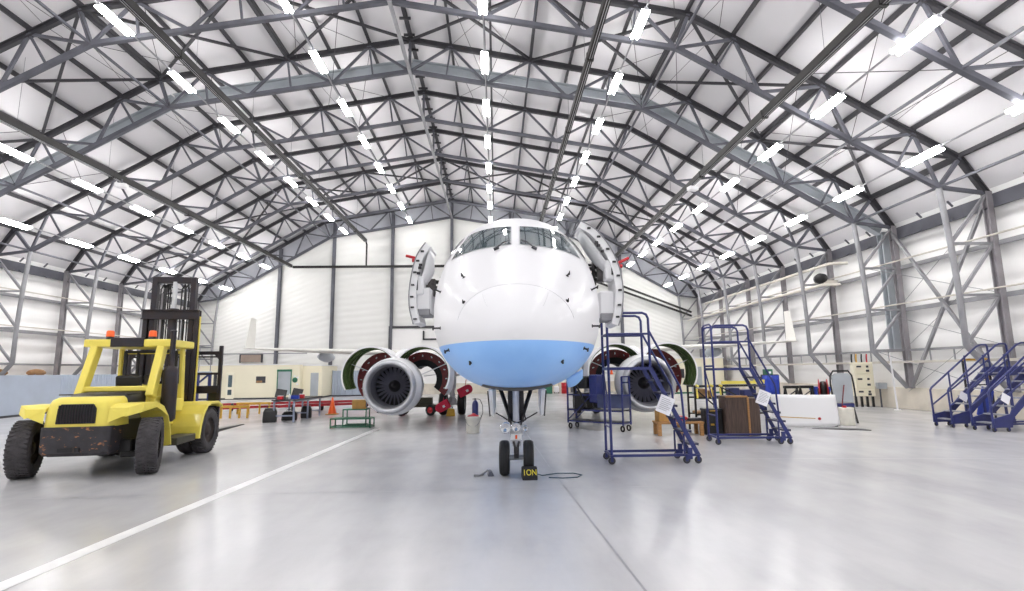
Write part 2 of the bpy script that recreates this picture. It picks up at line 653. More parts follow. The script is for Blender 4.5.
# galvanised portal frame just behind the third roof frame
pf = thing('portal_frame', 'pale galvanised plate portal frame just beyond the third roof frame', 'portal frame', (XR, 23.45, 0))
for s in (-1, 1):
    for a, c2 in ((0, 10.95), (10.95, 20.7)):
        z = lambda d: on([(0, 16.42), (10.95, 14.6), (20.7, 9.0), (22, 8.2)], d)
        MB().hbeam((s * a, 0, z(a)), (s * c2, 0, z(c2)), 0.34, 0.5, 0.05).build('rafter', M['galv'], pf)
    MB().hbeam((s * 20.7, 0, z(20.7)), (s * 22.0, 0, z(22.0)), 0.34, 0.5, 0.05).build('haunch', M['galv'], pf)
    MB().hbeam((s * 22.1, 0, 2.6), (s * 22.1, 0, 8.1), 0.4, 0.36, 0.05, up=(0, 1, 0)).build('column', M['galv'], pf)

# gable columns
for i, d in enumerate((-15.2, -10.5, -5.3, 0, 5.3, 10.5, 15.2)):
    zc = top(d) - 0.1
    o = MB().hbeam((XR + d, 46.5, 0), (XR + d, 46.5, zc), 0.24, 0.3, 0.05, up=(0, 1, 0)).build('gable_column', M['steel'])
    nm = {0: 'leftmost tall steel column on the gable wall, above the cream cabin', 1: 'second tall steel column from the left on the gable wall',
          2: 'tall steel column on the gable wall behind the left end of the black pipe run', 3: 'tall steel column on the gable wall under the roof ridge',
          4: 'tall steel column on the gable wall hidden behind the cockpit', 5: 'tall steel column on the gable wall beside the right open aircraft door',
          6: 'rightmost tall steel column on the gable wall'}[i]
    tag(o, nm, 'column', 'gable wall columns')

# black overhead ducts
def duct(label, pts, ends):
    t = thing('overhead_duct', label, 'duct', (0, 0, 0), 0, 'black overhead ducts')
    MB().beam(pts[0], pts[1], 0.22, 0.26).build('duct_body', M['pipe'], t)
    w = MB()
    for e in (-0.035, 0.05):
        p, q = V(pts[0]) + V((e, 0, -0.134)), V(pts[1]) + V((e, 0, -0.134))
        w.beam(p, q, 0.018, 0.012)
    w.build('bright_strip', M['alu'], t)
    y = pts[0][1] + 1.0
    while y < pts[1][1]:
        x0, z0 = pts[0][0], pts[0][2]
        MB().tube([(x0, y, z0), (x0, y, top(x0 - XR) + 0.1)], 0.008, 4).build('hanger', M['steel'], t)
        y += SP
    y = pts[0][1] + 2.0
    while y < pts[1][1]:
        MB().box((pts[0][0], y, pts[0][2] - 0.02), (0.26, 0.12, 0.3)).build('joint_cover', M['pipe'], t)
        y += 6.0
    return t


for d, z, s, lab in ((7.5, 13.45, -1, 'inner left black duct under the roof running to the gable wall'), (13.9, 11.2, -1, 'outer left black duct under the roof running to the gable wall'),
                     (7.5, 13.45, 1, 'inner right black duct under the roof, ending above the cockpit'), (13.9, 11.2, 1, 'outer right black duct under the roof, ending by the right open aircraft door')):
    t = duct(lab, ((XR + s * d, 4.0, z), (XR + s * d, 45.6, z)), None)
dp = MB()
dp.beam((XR - 13.9, 46.0, 11.2), (XR + 13.9, 46.0, 11.2), 0.17, 0.2)
tag(dp.build('gable_pipe', M['pipe']), 'black pipe run across the gable wall linking the ducts', 'pipe')
for s in (-1, 1):
    o = MB().tube([(XR + s * 7.5, 45.7, 13.4), (XR + s * 7.5, 46.0, 13.2), (XR + s * 7.5, 46.0, 11.25)], 0.07, 8).build('drop_pipe', M['pipe'])
    tag(o, 'short black pipe dropping from the inner %s duct to the gable pipe' % ('left' if s < 0 else 'right'), 'pipe', 'drop pipes on the gable wall')
for dz in (0, -0.55):
    o = MB().beam((XR + 11.0, 46.2, 11.0 + dz), (XR + 21.4, 46.2, 6.9 + dz * 0.6), 0.14, 0.16).build('sloping_pipe', M['pipe'])
    tag(o, '%s of two black pipes sloping down the right part of the gable wall' % ('upper' if dz == 0 else 'lower'), 'pipe', 'sloping black pipes on the gable wall')

# ------------------------------------------------------------ ceiling lamps
M['tube_light'] = emit('lamp_tube', (1.0, 0.985, 0.965, 1), LAMP)
M['lamp_body'] = mat('lamp_white_metal', rgb(232, 230, 238), 0.4)


LO = [-18.9, -15.7, -9.18, -3.55, 3.53, 9.15, 15.68, 18.88]
RN = ['far left eaves', 'second left', 'third left', 'left of ridge', 'right of ridge', 'third right', 'second right', 'far right eaves']
lp = None
for r, d in enumerate(LO):
    z = bot(d) - 0.12
    sl = math.atan2(5.52, 9.5) if abs(d) > 10.83 else math.atan2(1.83, 10.83)
    for i in list(range(9)) + [-1, -2, -3, -4]:
        y = 13.13 + 3.933 * i
        if i < 0:  # unseen lamps continuing each row, added to light the nose and near floor
            dup(lp, (XR + d, y, z), None, 'ceiling lamp of the %s lamp row, %s out of view overhead' % (RN[r], ORD[-i - 1])).rotation_euler = (0, (sl if d > 0 else -sl) * 0.6, 0)
            continue
        lab = '%s twin tube ceiling lamp from the camera in the %s lamp row' % (ORD12[i], RN[r])
        if lp is None:
            lp = thing('ceiling_lamp', lab, 'ceiling lamp', (0, 0, 0), 0, 'strip lamps under the roof')
            hs = MB()
            hs.prism([(-0.10, -0.02), (0.10, -0.02), (0.05, 0.09), (-0.05, 0.09)], placed((0, 0.79, 0), (1, 0, 0), (0, 0, 1)), 1.58)
            hs.build('lamp_housing', M['lamp_body'], lp)
            tb = MB()
            for x in (-0.095, 0.095):
                tb.tube([(x, -0.76, -0.03), (x, 0.76, -0.03)], 0.055, 8)
            tb.build('lamp_tube', M['tube_light'], lp)
            dd = lp
        else:
            dd = dup(lp, None, None, lab)
        dd.location = (XR + d, y, z)
        dd.rotation_euler = (0, (sl if d > 0 else -sl) * 0.6, 0)
    o = MB().beam((XR + d, 4, z + 0.05), (XR + d, 45.5, z + 0.05), 0.05, 0.05).build('lamp_trunking', M['steel_light'])
    tag(o, 'thin cable trunking carrying the %s lamp row' % RN[r], 'trunking', 'lamp trunking runs')
# ------------------------------------------------------------ the airliner
PLANE = thing('airplane', 'white twin engine airliner with a blue chin, doors and engine cowls open', 'airplane', (0.24, 6.4, 0), -math.atan(0.045))
# station: distance aft of the nose, top, bottom, half width, height of greatest width
FS = [(0.0, 2.30, 2.30, 0.0, 2.30), (0.02, 2.43, 2.18, 0.15, 2.30), (0.08, 2.56, 2.08, 0.30, 2.31), (0.2, 2.73, 1.97, 0.47, 2.33), (0.4, 2.92, 1.87, 0.66, 2.36),
      (0.7, 3.13, 1.77, 0.86, 2.42), (1.1, 3.37, 1.69, 1.06, 2.52), (1.5, 3.60, 1.635, 1.20, 2.62), (2.0, 3.93, 1.59, 1.32, 2.75), (2.5, 4.29, 1.57, 1.41, 2.87),
      (3.0, 4.60, 1.555, 1.46, 2.98), (3.5, 4.83, 1.55, 1.49, 3.05), (4.0, 4.97, 1.545, 1.505, 3.12), (5.0, 5.09, 1.54, 1.51, 3.18), (6.0, 5.12, 1.54, 1.51, 3.2),
      (12, 5.12, 1.54, 1.51, 3.2), (24.0, 5.12, 1.54, 1.51, 3.2), (27.0, 5.1, 1.8, 1.45, 3.3), (30.0, 5.06, 2.4, 1.2, 3.7), (33.0, 4.95, 3.2, 0.8, 4.05), (35.5, 4.7, 3.95, 0.35, 4.3), (36.2, 4.5, 4.2, 0.12, 4.35)]


def crom(a, b_, c_, d_, t):
    return 0.5 * ((2 * b_) + (-a + c_) * t + (2 * a - 5 * b_ + 4 * c_ - d_) * t * t + (-a + 3 * b_ - 3 * c_ + d_) * t ** 3)


def station(x):
    for i in range(len(FS) - 1):
        if x <= FS[i + 1][0] + 1e-9:
            break
    t = (x - FS[i][0]) / (FS[i + 1][0] - FS[i][0])
    out = []
    for k in range(1, 5):
        p1, p2 = FS[i][k], FS[i + 1][k]
        h = FS[i + 1][0] - FS[i][0]
        m1 = (p2 - FS[i - 1][k]) / (FS[i + 1][0] - FS[i - 1][0]) * h if i > 0 else (p2 - p1)
        m2 = (FS[i + 2][k] - p1) / (FS[i + 2][0] - FS[i][0]) * h if i + 2 < len(FS) else (p2 - p1)
        out.append((2 * t ** 3 - 3 * t * t + 1) * p1 + (t ** 3 - 2 * t * t + t) * m1 + (-2 * t ** 3 + 3 * t * t) * p2 + (t ** 3 - t * t) * m2)
    return out


def hull(y, a, off=0.0):
    """Point on the fuselage skin: station y, angle a (0 = right side, 90 deg = top)."""
    tp, bt, hw, zm = station(y)
    s, c_ = math.sin(a), math.cos(a)
    n = 0.9
    sx = math.copysign(abs(c_) ** n, c_)
    sz = math.copysign(abs(s) ** n, s)
    return V((sx * (hw + off), y, zm + sz * ((tp - zm if s > 0 else zm - bt) + off)))


def hull_rings(ys, n=72, off=0.0):
    return [[hull(y, 2 * PI * j / n, off) for j in range(n)] for y in ys]


YSN = [0.0] + [0.004 * 1.35 ** i for i in range(1, 13)] + [0.2 + 0.1 * i for i in range(0, 60)] + [6.5, 8, 10, 12, 15, 18, 21, 24, 25.5, 27, 28.5, 30, 31.5, 33, 34.5, 35.5, 36.2]
YSN = sorted(set(round(y, 4) for y in YSN))
M['skin_white'] = mat('gloss_white_skin', rgb(240, 240, 243), 0.38, coat=0.1, var=0.02, scale=1.0)
# livery: white above, blue chin below a level line
lv = mat('livery_paint', rgb(240, 240, 243), 0.38, coat=0.12, spec=0.35)
nt = lv.node_tree
b = nt.nodes['Principled BSDF']
tc = nt.nodes.new('ShaderNodeTexCoord')
sx = nnode('ShaderNodeSeparateXYZ')
nt.links.new(tc.outputs['Object'], sx.inputs[0])
lt = nnode('ShaderNodeMath', operation='LESS_THAN')
lt.inputs[1].default_value = 2.275
nt.links.new(sx.outputs['Z'], lt.inputs[0])
blue = ramp(noise(1.5, 4).outputs['Fac'], 0.3, rgb(136, 186, 248), 0.7, rgb(148, 196, 252)).outputs['Color']
nt.links.new(mix(rgb(226, 226, 230), blue, lt.outputs[0]), b.inputs['Base Color'])
M['livery'] = lv
M['chin'] = mat('pale_blue_paint', rgb(146, 192, 246), 0.4, coat=0.1)
M['win'] = mat('windscreen_glass', rgb(72, 88, 94), 0.05, 0.0, coat=1.0, spec=1.0)
M['primer'] = mat('green_primer', rgb(92, 116, 62), 0.55, var=0.3, scale=14, col2=rgb(58, 78, 44), stretch=(1, 6, 1))
M['dark_red'] = mat('dark_red_liner', rgb(122, 34, 38), 0.45, var=0.45, scale=9)
M['fan_dark'] = mat('fan_blade_metal', rgb(128, 128, 144), 0.35, 0.4)
M['fan_back'] = mat('near_black_liner', rgb(22, 22, 26), 0.6)  # near-black, behind the fan and for the reverser, grille and tow slot
M['core'] = mat('engine_core', rgb(96, 92, 92), 0.4, 0.5, var=0.6, scale=10)
M['nac_in'] = mat('inlet_barrel', rgb(120, 120, 130), 0.4, 0.3)
M['strut'] = mat('gear_grey', rgb(206, 208, 214), 0.35, 0.2, var=0.1, scale=9)
M['dark_link'] = mat('gear_dark', rgb(48, 46, 50), 0.5, 0.2)
M['seam'] = mat('panel_seam', rgb(196, 197, 202), 0.5)
M['pink'] = mat('red_warning_cloth', rgb(214, 36, 74), 0.6, var=0.2, scale=8)

mb = MB()
mb.loft(hull_rings(YSN))
hull_bv = BVHTree.FromPolygons([V(p) for p in mb.v], mb.f)
FUS = mb.build('fuselage', M['livery'], PLANE)


def front(x, z, off=0.008):
    """Where the skin lies straight ahead of (x, z), lifted off a little."""
    h = hull_bv.ray_cast(V((x, -2, z)), V((0, 1, 0)))
    n = h[1]
    if n.y > 0:
        n = -n
    return h[0] + n * off, n


def aside(sg, y, z, off=0.008):
    h = hull_bv.ray_cast(V((sg * 4, y, z)), V((-sg, 0, 0)))
    n = h[1]
    if n.x * sg < 0:
        n = -n
    return h[0] + n * off, n


def curve(pts, t):
    t = t * (len(pts) - 1)
    i = min(int(t), len(pts) - 2)
    a, c2 = V(pts[i]), V(pts[i + 1])
    return a + (c2 - a) * (t - i)


TP = [(0.08, 4.455), (0.34, 4.45), (0.60, 4.43), (0.76, 4.40), (0.86, 4.355)]
BT_ = [(0.075, 3.965), (0.42, 3.92), (0.70, 3.885), (0.92, 3.85), (1.09, 3.79)]


def pane(sg, grow, off):
    g = MB()

    def f(u, v):
        a, c2 = curve(BT_, u), curve(TP, u)
        p = a + (c2 - a) * v
        ctr = V((0.52, 4.13))
        p = p + (p - ctr) * grow
        return front(sg * p.x, p.y, off)[0]
    g.grid(f, 16, 8)
    return g


for sg in (-1, 1):
    pane(sg, 0.045, 0.006).build('window_frame', M['seam'], FUS)
    pane(sg, 0.0, 0.014).build('windshield_pane', M['win'], FUS)
    g = MB()
    g.grid(lambda u, v: aside(sg, 2.78 + 0.85 * u + 0.32 * v * (1 - u), 3.86 + 0.5 * v - 0.03 * u, 0.014)[0], 8, 6)
    g.build('side_window', M['win'], FUS)
    # wiper
    w = MB()
    p0, p1, p2 = front(sg * 0.10, 4.02, 0.04)[0], front(sg * 0.2, 3.93, 0.06)[0], front(sg * 0.31, 3.82, 0.04)[0]
    w.tube([p0, p1, p2], 0.014, 6)
    w.cyl(p2 - V((0.05 * sg, 0, -0.02)), p2 + V((0.03 * sg, 0, -0.015)), 0.026, 8)
    w.build('wiper', M['darkgrey'], FUS)
    # probes and vanes
    for x, z, L in ((0.77, 3.29, 0.06), (0.70, 2.83, 0.02), (1.19, 3.15, 0.11), (1.1, 2.53, 0.11), (0.6, 2.02, 0.015), (0.94, 2.2, 0.06)):
        p, n = front(sg * x, z, 0)
        pr = MB()
        pr.cyl(p - n * 0.01, p + n * L, 0.013, 8)
        pr.cyl(p + n * L + V((0, 0.03, -0.018)), p + n * L + V((0, -0.05, 0.018)), 0.014, 8, 0.006)
        pr.cyl(p - n * 0.01, p + n * 0.006, 0.026, 12)
        pr.build('probe', M['dark_link'], FUS)
# radome seam and panel lines
sm = MB()
sm.tube([hull(0.60, math.radians(a), 0.001) for a in range(14, 167, 4)], 0.0025, 4)
for sg in (-1, 1):
    sm.tube([hull(0.28 + 0.05 * i, math.radians(90 - sg * (38 - i)), 0.001) for i in range(6)], 0.0025, 4)
sm.build('radome_seam', M['seam'], FUS)
# nose gear bay mouth
bay = MB()
bay.grid(lambda u, v: hull(1.24 + 0.65 * v + 0.16 * v * (2 * u - 1) ** 2 + 0.12 * (1 - v) * (2 * u - 1) ** 2, math.radians(270 + (2 * u - 1) * 23), 0.006), 16, 4)
bay.build('gear_bay_edge', M['dark_link'], FUS)
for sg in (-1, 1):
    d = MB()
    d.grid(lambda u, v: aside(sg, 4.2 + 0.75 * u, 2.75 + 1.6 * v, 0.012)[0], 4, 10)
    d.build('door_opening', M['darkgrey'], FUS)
# small blue access door hanging open on the right of the chin
bd = MB()
bd.grid(lambda u, v: V((0.88 + 0.3 * u + 0.03 * v * (1 - u), 3.2 + 0.1 * v, 1.75 + 0.16 * u - 0.2 * v * (1 - 0.25 * (2 * u - 1) ** 2))), 6, 4)
bd.build('access_door', M['chin'], FUS, solid=0.03)


# ---- entry doors, swung out and parked ahead of their openings
def entry_door(sg, sec, y0, wdt, nm):
    th = 0.13
    key = [V((x, 0, z)) for x, z in sec]
    fine = []
    for i in range(len(key) - 1):
        k0, k1, k2, k3 = key[max(i - 1, 0)], key[i], key[i + 1], key[min(i + 2, len(key) - 1)]
        for q in range(3):
            fine.append(V([crom(k0[c2], k1[c2], k2[c2], k3[c2], q / 3) for c2 in range(3)]))
    pts = fine + [key[-1]]
    n = len(pts)
    nor = []
    for i in range(n):
        t = unit(pts[min(i + 1, n - 1)] - pts[max(i - 1, 0)])
        q = V((t.z, 0, -t.x))
        if q.x * sg > 0:
            q = -q
        nor.append(q)
    prof = [p for p in pts] + [pts[i] + nor[i] * th for i in range(n)][::-1]
    rings = [[V((p.x, y0 + wdt * k, p.z)) for p in prof] for k in (0, 1)]
    skin = MB().loft(rings, ring_closed=True, caps=True, smooth=False).build('cabin_door', M['white'], PLANE, bevel=0.012)
    rim = MB()
    rim.tube([p + V((0, y0 - 0.008, 0)) for p in pts], 0.012, 6)
    rim.build('door_seal', M['steel_light'], skin)
    for i in range(2, n - 1, 2):
        for q in (0.0,):
            c2 = pts[i] * (1 - q) + pts[i + 1] * q + nor[i] * 0.06
            MB().box((c2.x, y0 - 0.02, c2.z), (0.06, 0.05, 0.03)).build('latch', M['dark_link'], skin)
    # moulded inner lining, handle box and slide pack
    up = MB()
    k = 8
    ring = []
    for i in range(k + 1):
        t = i / k
        j0 = 1 + (n // 2 - 1) * t
        p = pts[int(j0)].lerp(pts[min(int(j0) + 1, n - 1)], j0 - int(j0)) + nor[int(j0)] * (th - 0.01)
        bul = 0.06 + 0.16 * math.sin(PI * t) ** 0.8
        ring.append([p + V((0, y0 + 0.07 + (wdt - 0.14) * j / 6, 0)) + nor[int(j0)] * (bul * math.sin(PI * (0.12 + 0.76 * j / 6))) for j in range(7)])
    up.loft(ring, ring_closed=False)
    up.build('door_lining', M['white'], skin, solid=0.02)
    hp = pts[n // 2] + nor[n // 2] * (th + 0.02)
    hb2 = MB().box((hp.x, y0 + 0.25, hp.z + 0.02), (0.2, 0.4, 0.36))
    hb2.build('handle_box', M['white'], skin, bevel=0.03)
    dk = MB()
    dk.box((hp.x + sg * 0.02, y0 + 0.04, hp.z + 0.05), (0.03, 0.03, 0.26))
    for q in (0.35, 0.42, 0.55):
        c3 = pts[2].lerp(pts[9], q) + nor[6] * 0.09
        dk.box((c3.x, y0 - 0.01, c3.z), (0.06, 0.03, 0.05))
    dk.build('handle_slot', M['dark_link'], skin)
    lp2 = pts[-4] + nor[-4] * (th + 0.06)
    sp = MB().box((lp2.x - sg * 0.05, y0 + 0.4, lp2.z + 0.12), (0.3, 0.55, 0.52))
    spo = sp.build('slide_pack', M['white'], skin, bevel=0.04)
    MB().box((lp2.x - sg * 0.05, y0 + 0.36, lp2.z - 0.1), (0.26, 0.5, 0.14)).build('kick_panel', M['steel_light'], skin, bevel=0.02)
    # hinge arm to the fuselage
    ar = MB()
    z0 = hp.z - 0.08
    for dz in (0.0, 0.12, 0.24):
        ar.beam((hp.x, y0 + 0.3, z0 + dz), (sg * 1.44, y0 + 0.75, z0 + dz), 0.1, 0.06)
    ar.box(((hp.x + sg * 1.47) / 2, y0 + 0.42, z0 + 0.1), (0.14, 0.12, 0.34))
    ar.cyl((sg * 1.5, y0 + 0.6, z0 - 0.1), (sg * 1.5, y0 + 0.6, z0 + 0.35), 0.04, 8)
    ar.build('hinge_arm', M['core'], skin)
    # red streamer stick
    st = MB()
    p = pts[3 if sg < 0 else 8]
    st.cyl((p.x, y0 + 0.4, p.z), (p.x + sg * 0.3, y0 + 0.42, p.z + (0.08 if sg < 0 else 0.14)), 0.028, 8)
    st.cyl((p.x + sg * 0.05, y0 + 0.4, p.z - 0.02), (p.x + sg * 0.17, y0 + 0.4, p.z - 0.02), 0.04, 8)
    st.build('red_streamer', M['red'], skin)
    return skin


dr = [(1.21, 4.62), (1.48, 4.45), (1.73, 4.11), (1.88, 3.73), (1.93, 3.32), (1.89, 2.92), (1.82, 2.68)]
entry_door(1, dr, 3.0, 0.75, 'port')
dl = [(-1.73, 4.36), (-1.89, 4.12), (-1.98, 3.79), (-2.03, 3.42), (-2.02, 3.1), (-1.94, 2.79)]
entry_door(-1, dl, 3.4, 0.7, 'starboard')


# ---- wings
def airfoil(le, te, z, t, x, n=10):
    pts = []
    c_ = te - le
    for i in range(n + 1):
        u = 0.5 * (1 - math.cos(PI * i / n))
        h = t * c_ * 2.6 * (0.2969 * math.sqrt(u) - 0.126 * u - 0.3516 * u * u + 0.2843 * u ** 3 - 0.1015 * u ** 4) * 2
        pts.append((u, h))
    up = [V((x, le + c_ * u, z + h * 0.55)) for u, h in pts]
    dn = [V((x, le + c_ * u, z - h * 0.45)) for u, h in pts[1:-1]]
    return up + dn[::-1]


WST = [(1.0, 12.9, 19.0, 2.42, 0.13), (4.25, 14.9, 19.1, 2.66, 0.13), (7.5, 16.7, 19.9, 2.84, 0.145), (11, 18.6, 21.0, 3.04, 0.14), (13.6, 20.05, 21.75, 3.2, 0.10), (14.3, 20.75, 21.9, 3.24, 0.08)]
M['wing'] = mat('wing_grey_white', rgb(222, 220, 214), 0.4, var=0.06, scale=1.5)
M['edge_alu'] = mat('bare_leading_edge', rgb(214, 208, 190), 0.3, 0.4)
for sg in (-1, 1):
    rings = [airfoil(le, te, z, t, sg * x) for x, le, te, z, t in WST]
    wg = MB().loft(rings, caps=True).build('wing', M['wing'], PLANE)
    # winglet
    wl = MB()
    wl.loft([airfoil(20.75, 21.95, 0, 0.07, 0), airfoil(21.2, 22.3, 0, 0.06, 0), airfoil(22.3, 22.9, 0, 0.06, 0)], caps=True)
    # stand the sections up: section plane is horizontal at rising heights
    n = len(wl.v) - 0
    m = MB()
    rr2 = []
    for (le, te, zz, xx) in ((20.85, 21.95, 3.24, 14.25), (21.1, 22.1, 3.5, 14.36), (22.0, 22.6, 4.95, 14.62)):
        a = airfoil(le, te, 0, 0.07, 0)
        rr2.append([V((sg * (xx + p.z), p.y, zz)) for p in a])
    m.loft(rr2, caps=True)
    m.build('winglet', M['wing'], wg)
    for xf, L in ((9.9, 2.2), (5.9, 2.6)):
        zf = 2.86 + 0.06 * (xf - 7.5)
        y0 = 18.4 + 0.5 * (xf - 7.5)
        ff = MB()
        rr3 = []
        for i in range(9):
            t = i / 8
            r = 0.03 + 0.24 * math.sin(PI * min(1, t * 0.9 + 0.06)) ** 0.8
            rr3.append([V((sg * xf + r * 0.75 * math.cos(a), y0 + L * t, zf - 0.28 + r * math.sin(a))) for a in [2 * PI * j / 12 for j in range(12)]])
        ff.loft(rr3, caps=True)
        ff.build('flap_fairing', M['galv'], wg)
# belly fairing
bf = MB()
rr3 = []
for i in range(11):
    t = i / 10
    k = math.sin(PI * t) ** 0.6
    rr3.append([V((1.75 * k * math.cos(a), 11.6 + 9.5 * t, 2.15 + 0.85 * k * math.sin(a))) for a in [2 * PI * j / 20 for j in range(20)]])
bf.loft(rr3)
bf.build('belly_fairing', M['skin_white'], PLANE)
# tail
fin = MB()
rr3 = []
for zz, le, te, t in ((4.7, 28.6, 34.6, 0.1), (6.0, 30.4, 35.2, 0.1), (10.5, 34.2, 37.0, 0.09)):
    rr3.append([V((p.z, p.y, zz)) for p in airfoil(le, te, 0, t, 0)])
fin.loft(rr3, caps=True)
fin.build('vertical_fin', M['skin_white'], PLANE)
for sg in (-1, 1):
    MB().loft([airfoil(32.6, 35.4, 4.4, 0.1, sg * 0.3), airfoil(35.4, 36.8, 5.0, 0.09, sg * 6.0)], caps=True).build('tailplane', M['wing'], PLANE)


# ---- engines
def engine(sg):
    X0, Yn, Z0 = sg * 4.18, 10.6, 1.45
    A = Matrix.Translation((X0, Yn, Z0)) @ Matrix.Rotation(-PI / 2, 4, 'X')     # local z runs aft
    prof = [(0.64, 0.85), (0.63, 0.5), (0.65, 0.26)]
    out = [(0.875, 0.16), (0.915, 0.35), (0.945, 0.65), (0.96, 1.0), (0.90, 1.02), (0.70, 1.04)]
    nac = MB()
    nac.mi = 1
    nac.lathe(prof, 48, A)
    nac.mi = 0
    nac.lathe(out, 48, A)
    eng = nac.build('engine', [M['skin_white'], M['nac_in']], PLANE)
    lip = MB().lathe([(0.65, 0.26), (0.675, 0.13), (0.715, 0.04), (0.76, 0.0), (0.81, 0.02), (0.85, 0.08), (0.875, 0.16)], 48, A)
    lip.build('inlet_lip', M['alu'], eng)
    fan = MB()
    nb = 24
    for k in range(nb):
        a = 2 * PI * k / nb
        rows = []
        for r, ch, tw in ((0.2, 0.05, 0.35), (0.4, 0.062, 0.7), (0.635, 0.07, 1.0)):
            row = []
            for s in (-1, 0, 1):
                da = s * ch / r * math.cos(tw) * 0.95
                row.append(A @ V((r * math.cos(a + da), r * math.sin(a + da), 0.86 + s * 0.08 * math.sin(tw) + 0.01 * abs(s))))
            rows.append(row)
        fan.loft(rows, ring_closed=False)
    fan.build('fan', M['fan_dark'], eng)
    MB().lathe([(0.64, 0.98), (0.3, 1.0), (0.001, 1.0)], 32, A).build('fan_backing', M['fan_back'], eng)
    MB().lathe([(0.001, 0.50), (0.06, 0.54), (0.13, 0.66), (0.19, 0.8), (0.215, 0.93)], 24, A).build('spinner', M['black'], eng)
    core = MB()
    core.lathe([(0.69, 1.02), (0.69, 1.75), (0.66, 1.8), (0.5, 1.85), (0.44, 2.4), (0.48, 3.2), (0.4, 3.9), (0.3, 4.2), (0.001, 4.2)], 32, A)
    core.lathe([(0.24, 4.1), (0.15, 4.5), (0.001, 4.9)], 20, A)
    core.build('engine_core', M['core'], eng)
    pp = MB()
    rnd = random.Random(5)
    for k in range(16):
        a = rnd.uniform(0, 2 * PI)
        pp.tube([A @ V(((0.72 + 0.04 * (j % 2)) * math.cos(a + 0.25 * j), (0.72 + 0.04 * (j % 2)) * math.sin(a + 0.25 * j), 1.1 + 0.2 * j)) for j in range(4)], 0.022, 6)
    for k in range(6):
        a = rnd.uniform(0, 2 * PI)
        pp.box(A @ V((0.74 * math.cos(a), 0.74 * math.sin(a), rnd.uniform(1.15, 1.7))), (0.2, 0.22, 0.16), a)
    pp.build('accessory_piping', M['steel_light'], eng)
    # open cowls: half shells turned up about the hinge on the pylon
    for side in (-1, 1):
        for nm, r0, r1, ya, yb, phi, zoff in (('fan_cowl', 0.93, 0.985, 0.95, 2.15, 54, 0.0), ('reverser_cowl', 0.70, 0.98, 2.25, 3.5, 40, 0.0)):
            ph = math.radians(phi)
            hx, hz = X0 + side * 0.08, Z0 + 0.95
            cx, cz = hx + side * 0.98 * math.sin(ph), hz - 0.98 * math.cos(ph)
            rings_o, rings_i = [], []
            n = 22
            for i in range(n + 1):
                # original angle from the top, outboard round to the bottom; then turned by phi
                th = PI * i / n * (0.97 if nm == 'fan_cowl' else 0.93)
                an = th - ph
                dx, dz = side * math.sin(an), math.cos(an)
                # direction of the hinge from the centre is at an = -phi
                rings_o.append((cx + dx * r1, cz + dz * r1))
                rings_i.append((cx + dx * r0, cz + dz * r0))
            inn, outm = MB(), MB()
            inn.loft([[V((x, Yn + y, z)) for y in (ya, yb)] for x, z in rings_i], ring_closed=False)
            if nm == 'fan_cowl':
                for q in (0.18, 0.5, 0.82):
                    yy = Yn + ya + (yb - ya) * q
                    inn.tube([(x * 1.0 + (cx - x) * 0.02, yy, z + (cz - z) * 0.02) for x, z in rings_i], 0.022, 6)
            else:
                for q in (0.1, 0.55, 0.9):
                    yy = Yn + ya + (yb - ya) * q
                    inn.tube([(x + (cx - x) * 0.04, yy, z + (cz - z) * 0.04) for x, z in rings_i], 0.03, 6)
            front_face = [[V((x, Yn + ya, z)), V((x2, Yn + ya, z2))] for (x, z), (x2, z2) in zip(rings_i, rings_o)]
            outm.loft([[V((x, Yn + y, z)) for y in (ya, yb)] for x, z in rings_o], ring_closed=False)
            outm.loft([[V((x, Yn + yb, z)), V((x2, Yn + yb, z2))] for (x, z), (x2, z2) in zip(rings_i, rings_o)], ring_closed=False)
            if nm == 'fan_cowl':
                outm.loft(front_face, ring_closed=False)
            else:
                inn.loft(front_face, ring_closed=False)
                for i in range(2, n, 3):
                    x, z = [(a + c2) / 2 for a, c2 in zip(rings_i[i], rings_o[i])]
                    inn.mi = 1
                    inn.box((x, Yn + ya - 0.01, z), (0.035, 0.03, 0.07), R=Matrix.Rotation(-side * (PI * i / n - ph), 3, 'Y'))
                    inn.mi = 0
            o2 = MB()
            o2.mi = 0
            o2.add(outm.v, outm.f, True)
            off = len(o2.v)
            o2.v += inn.v
            o2.f += [tuple(i + off for i in f) for f in inn.f]
            o2.s += inn.s
            o2.m += [1 + k for k in inn.m]
            o2.build(nm, [M['skin_white'], M['primer'] if nm == 'fan_cowl' else M['dark_red'], M['alu']], eng)
            if nm == 'reverser_cowl':
                lin_ = MB()
                inr = [(x + (cx - x) * 0.32, z + (cz - z) * 0.32) for x, z in rings_i]
                lin_.loft([[V((x, Yn + ya + 0.06, z)), V((x2, Yn + ya + 0.02, z2))] for (x, z), (x2, z2) in zip(inr, rings_i)], ring_closed=False)
                lin_.loft([[V((x, Yn + y, z)) for y in (ya + 0.06, yb)] for x, z in inr], ring_closed=False)
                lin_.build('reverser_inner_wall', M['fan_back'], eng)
            st = MB()
            xi, zi = rings_i[n // 2 + 4]
            st.tube([(X0 + side * 0.62, Yn + (ya + yb) / 2, Z0 + 0.3), (xi, Yn + (ya + yb) / 2, zi)], 0.018, 6)
            st.build('hold_open_strut', M['strut'], eng)
    py = MB()
    rr4 = []
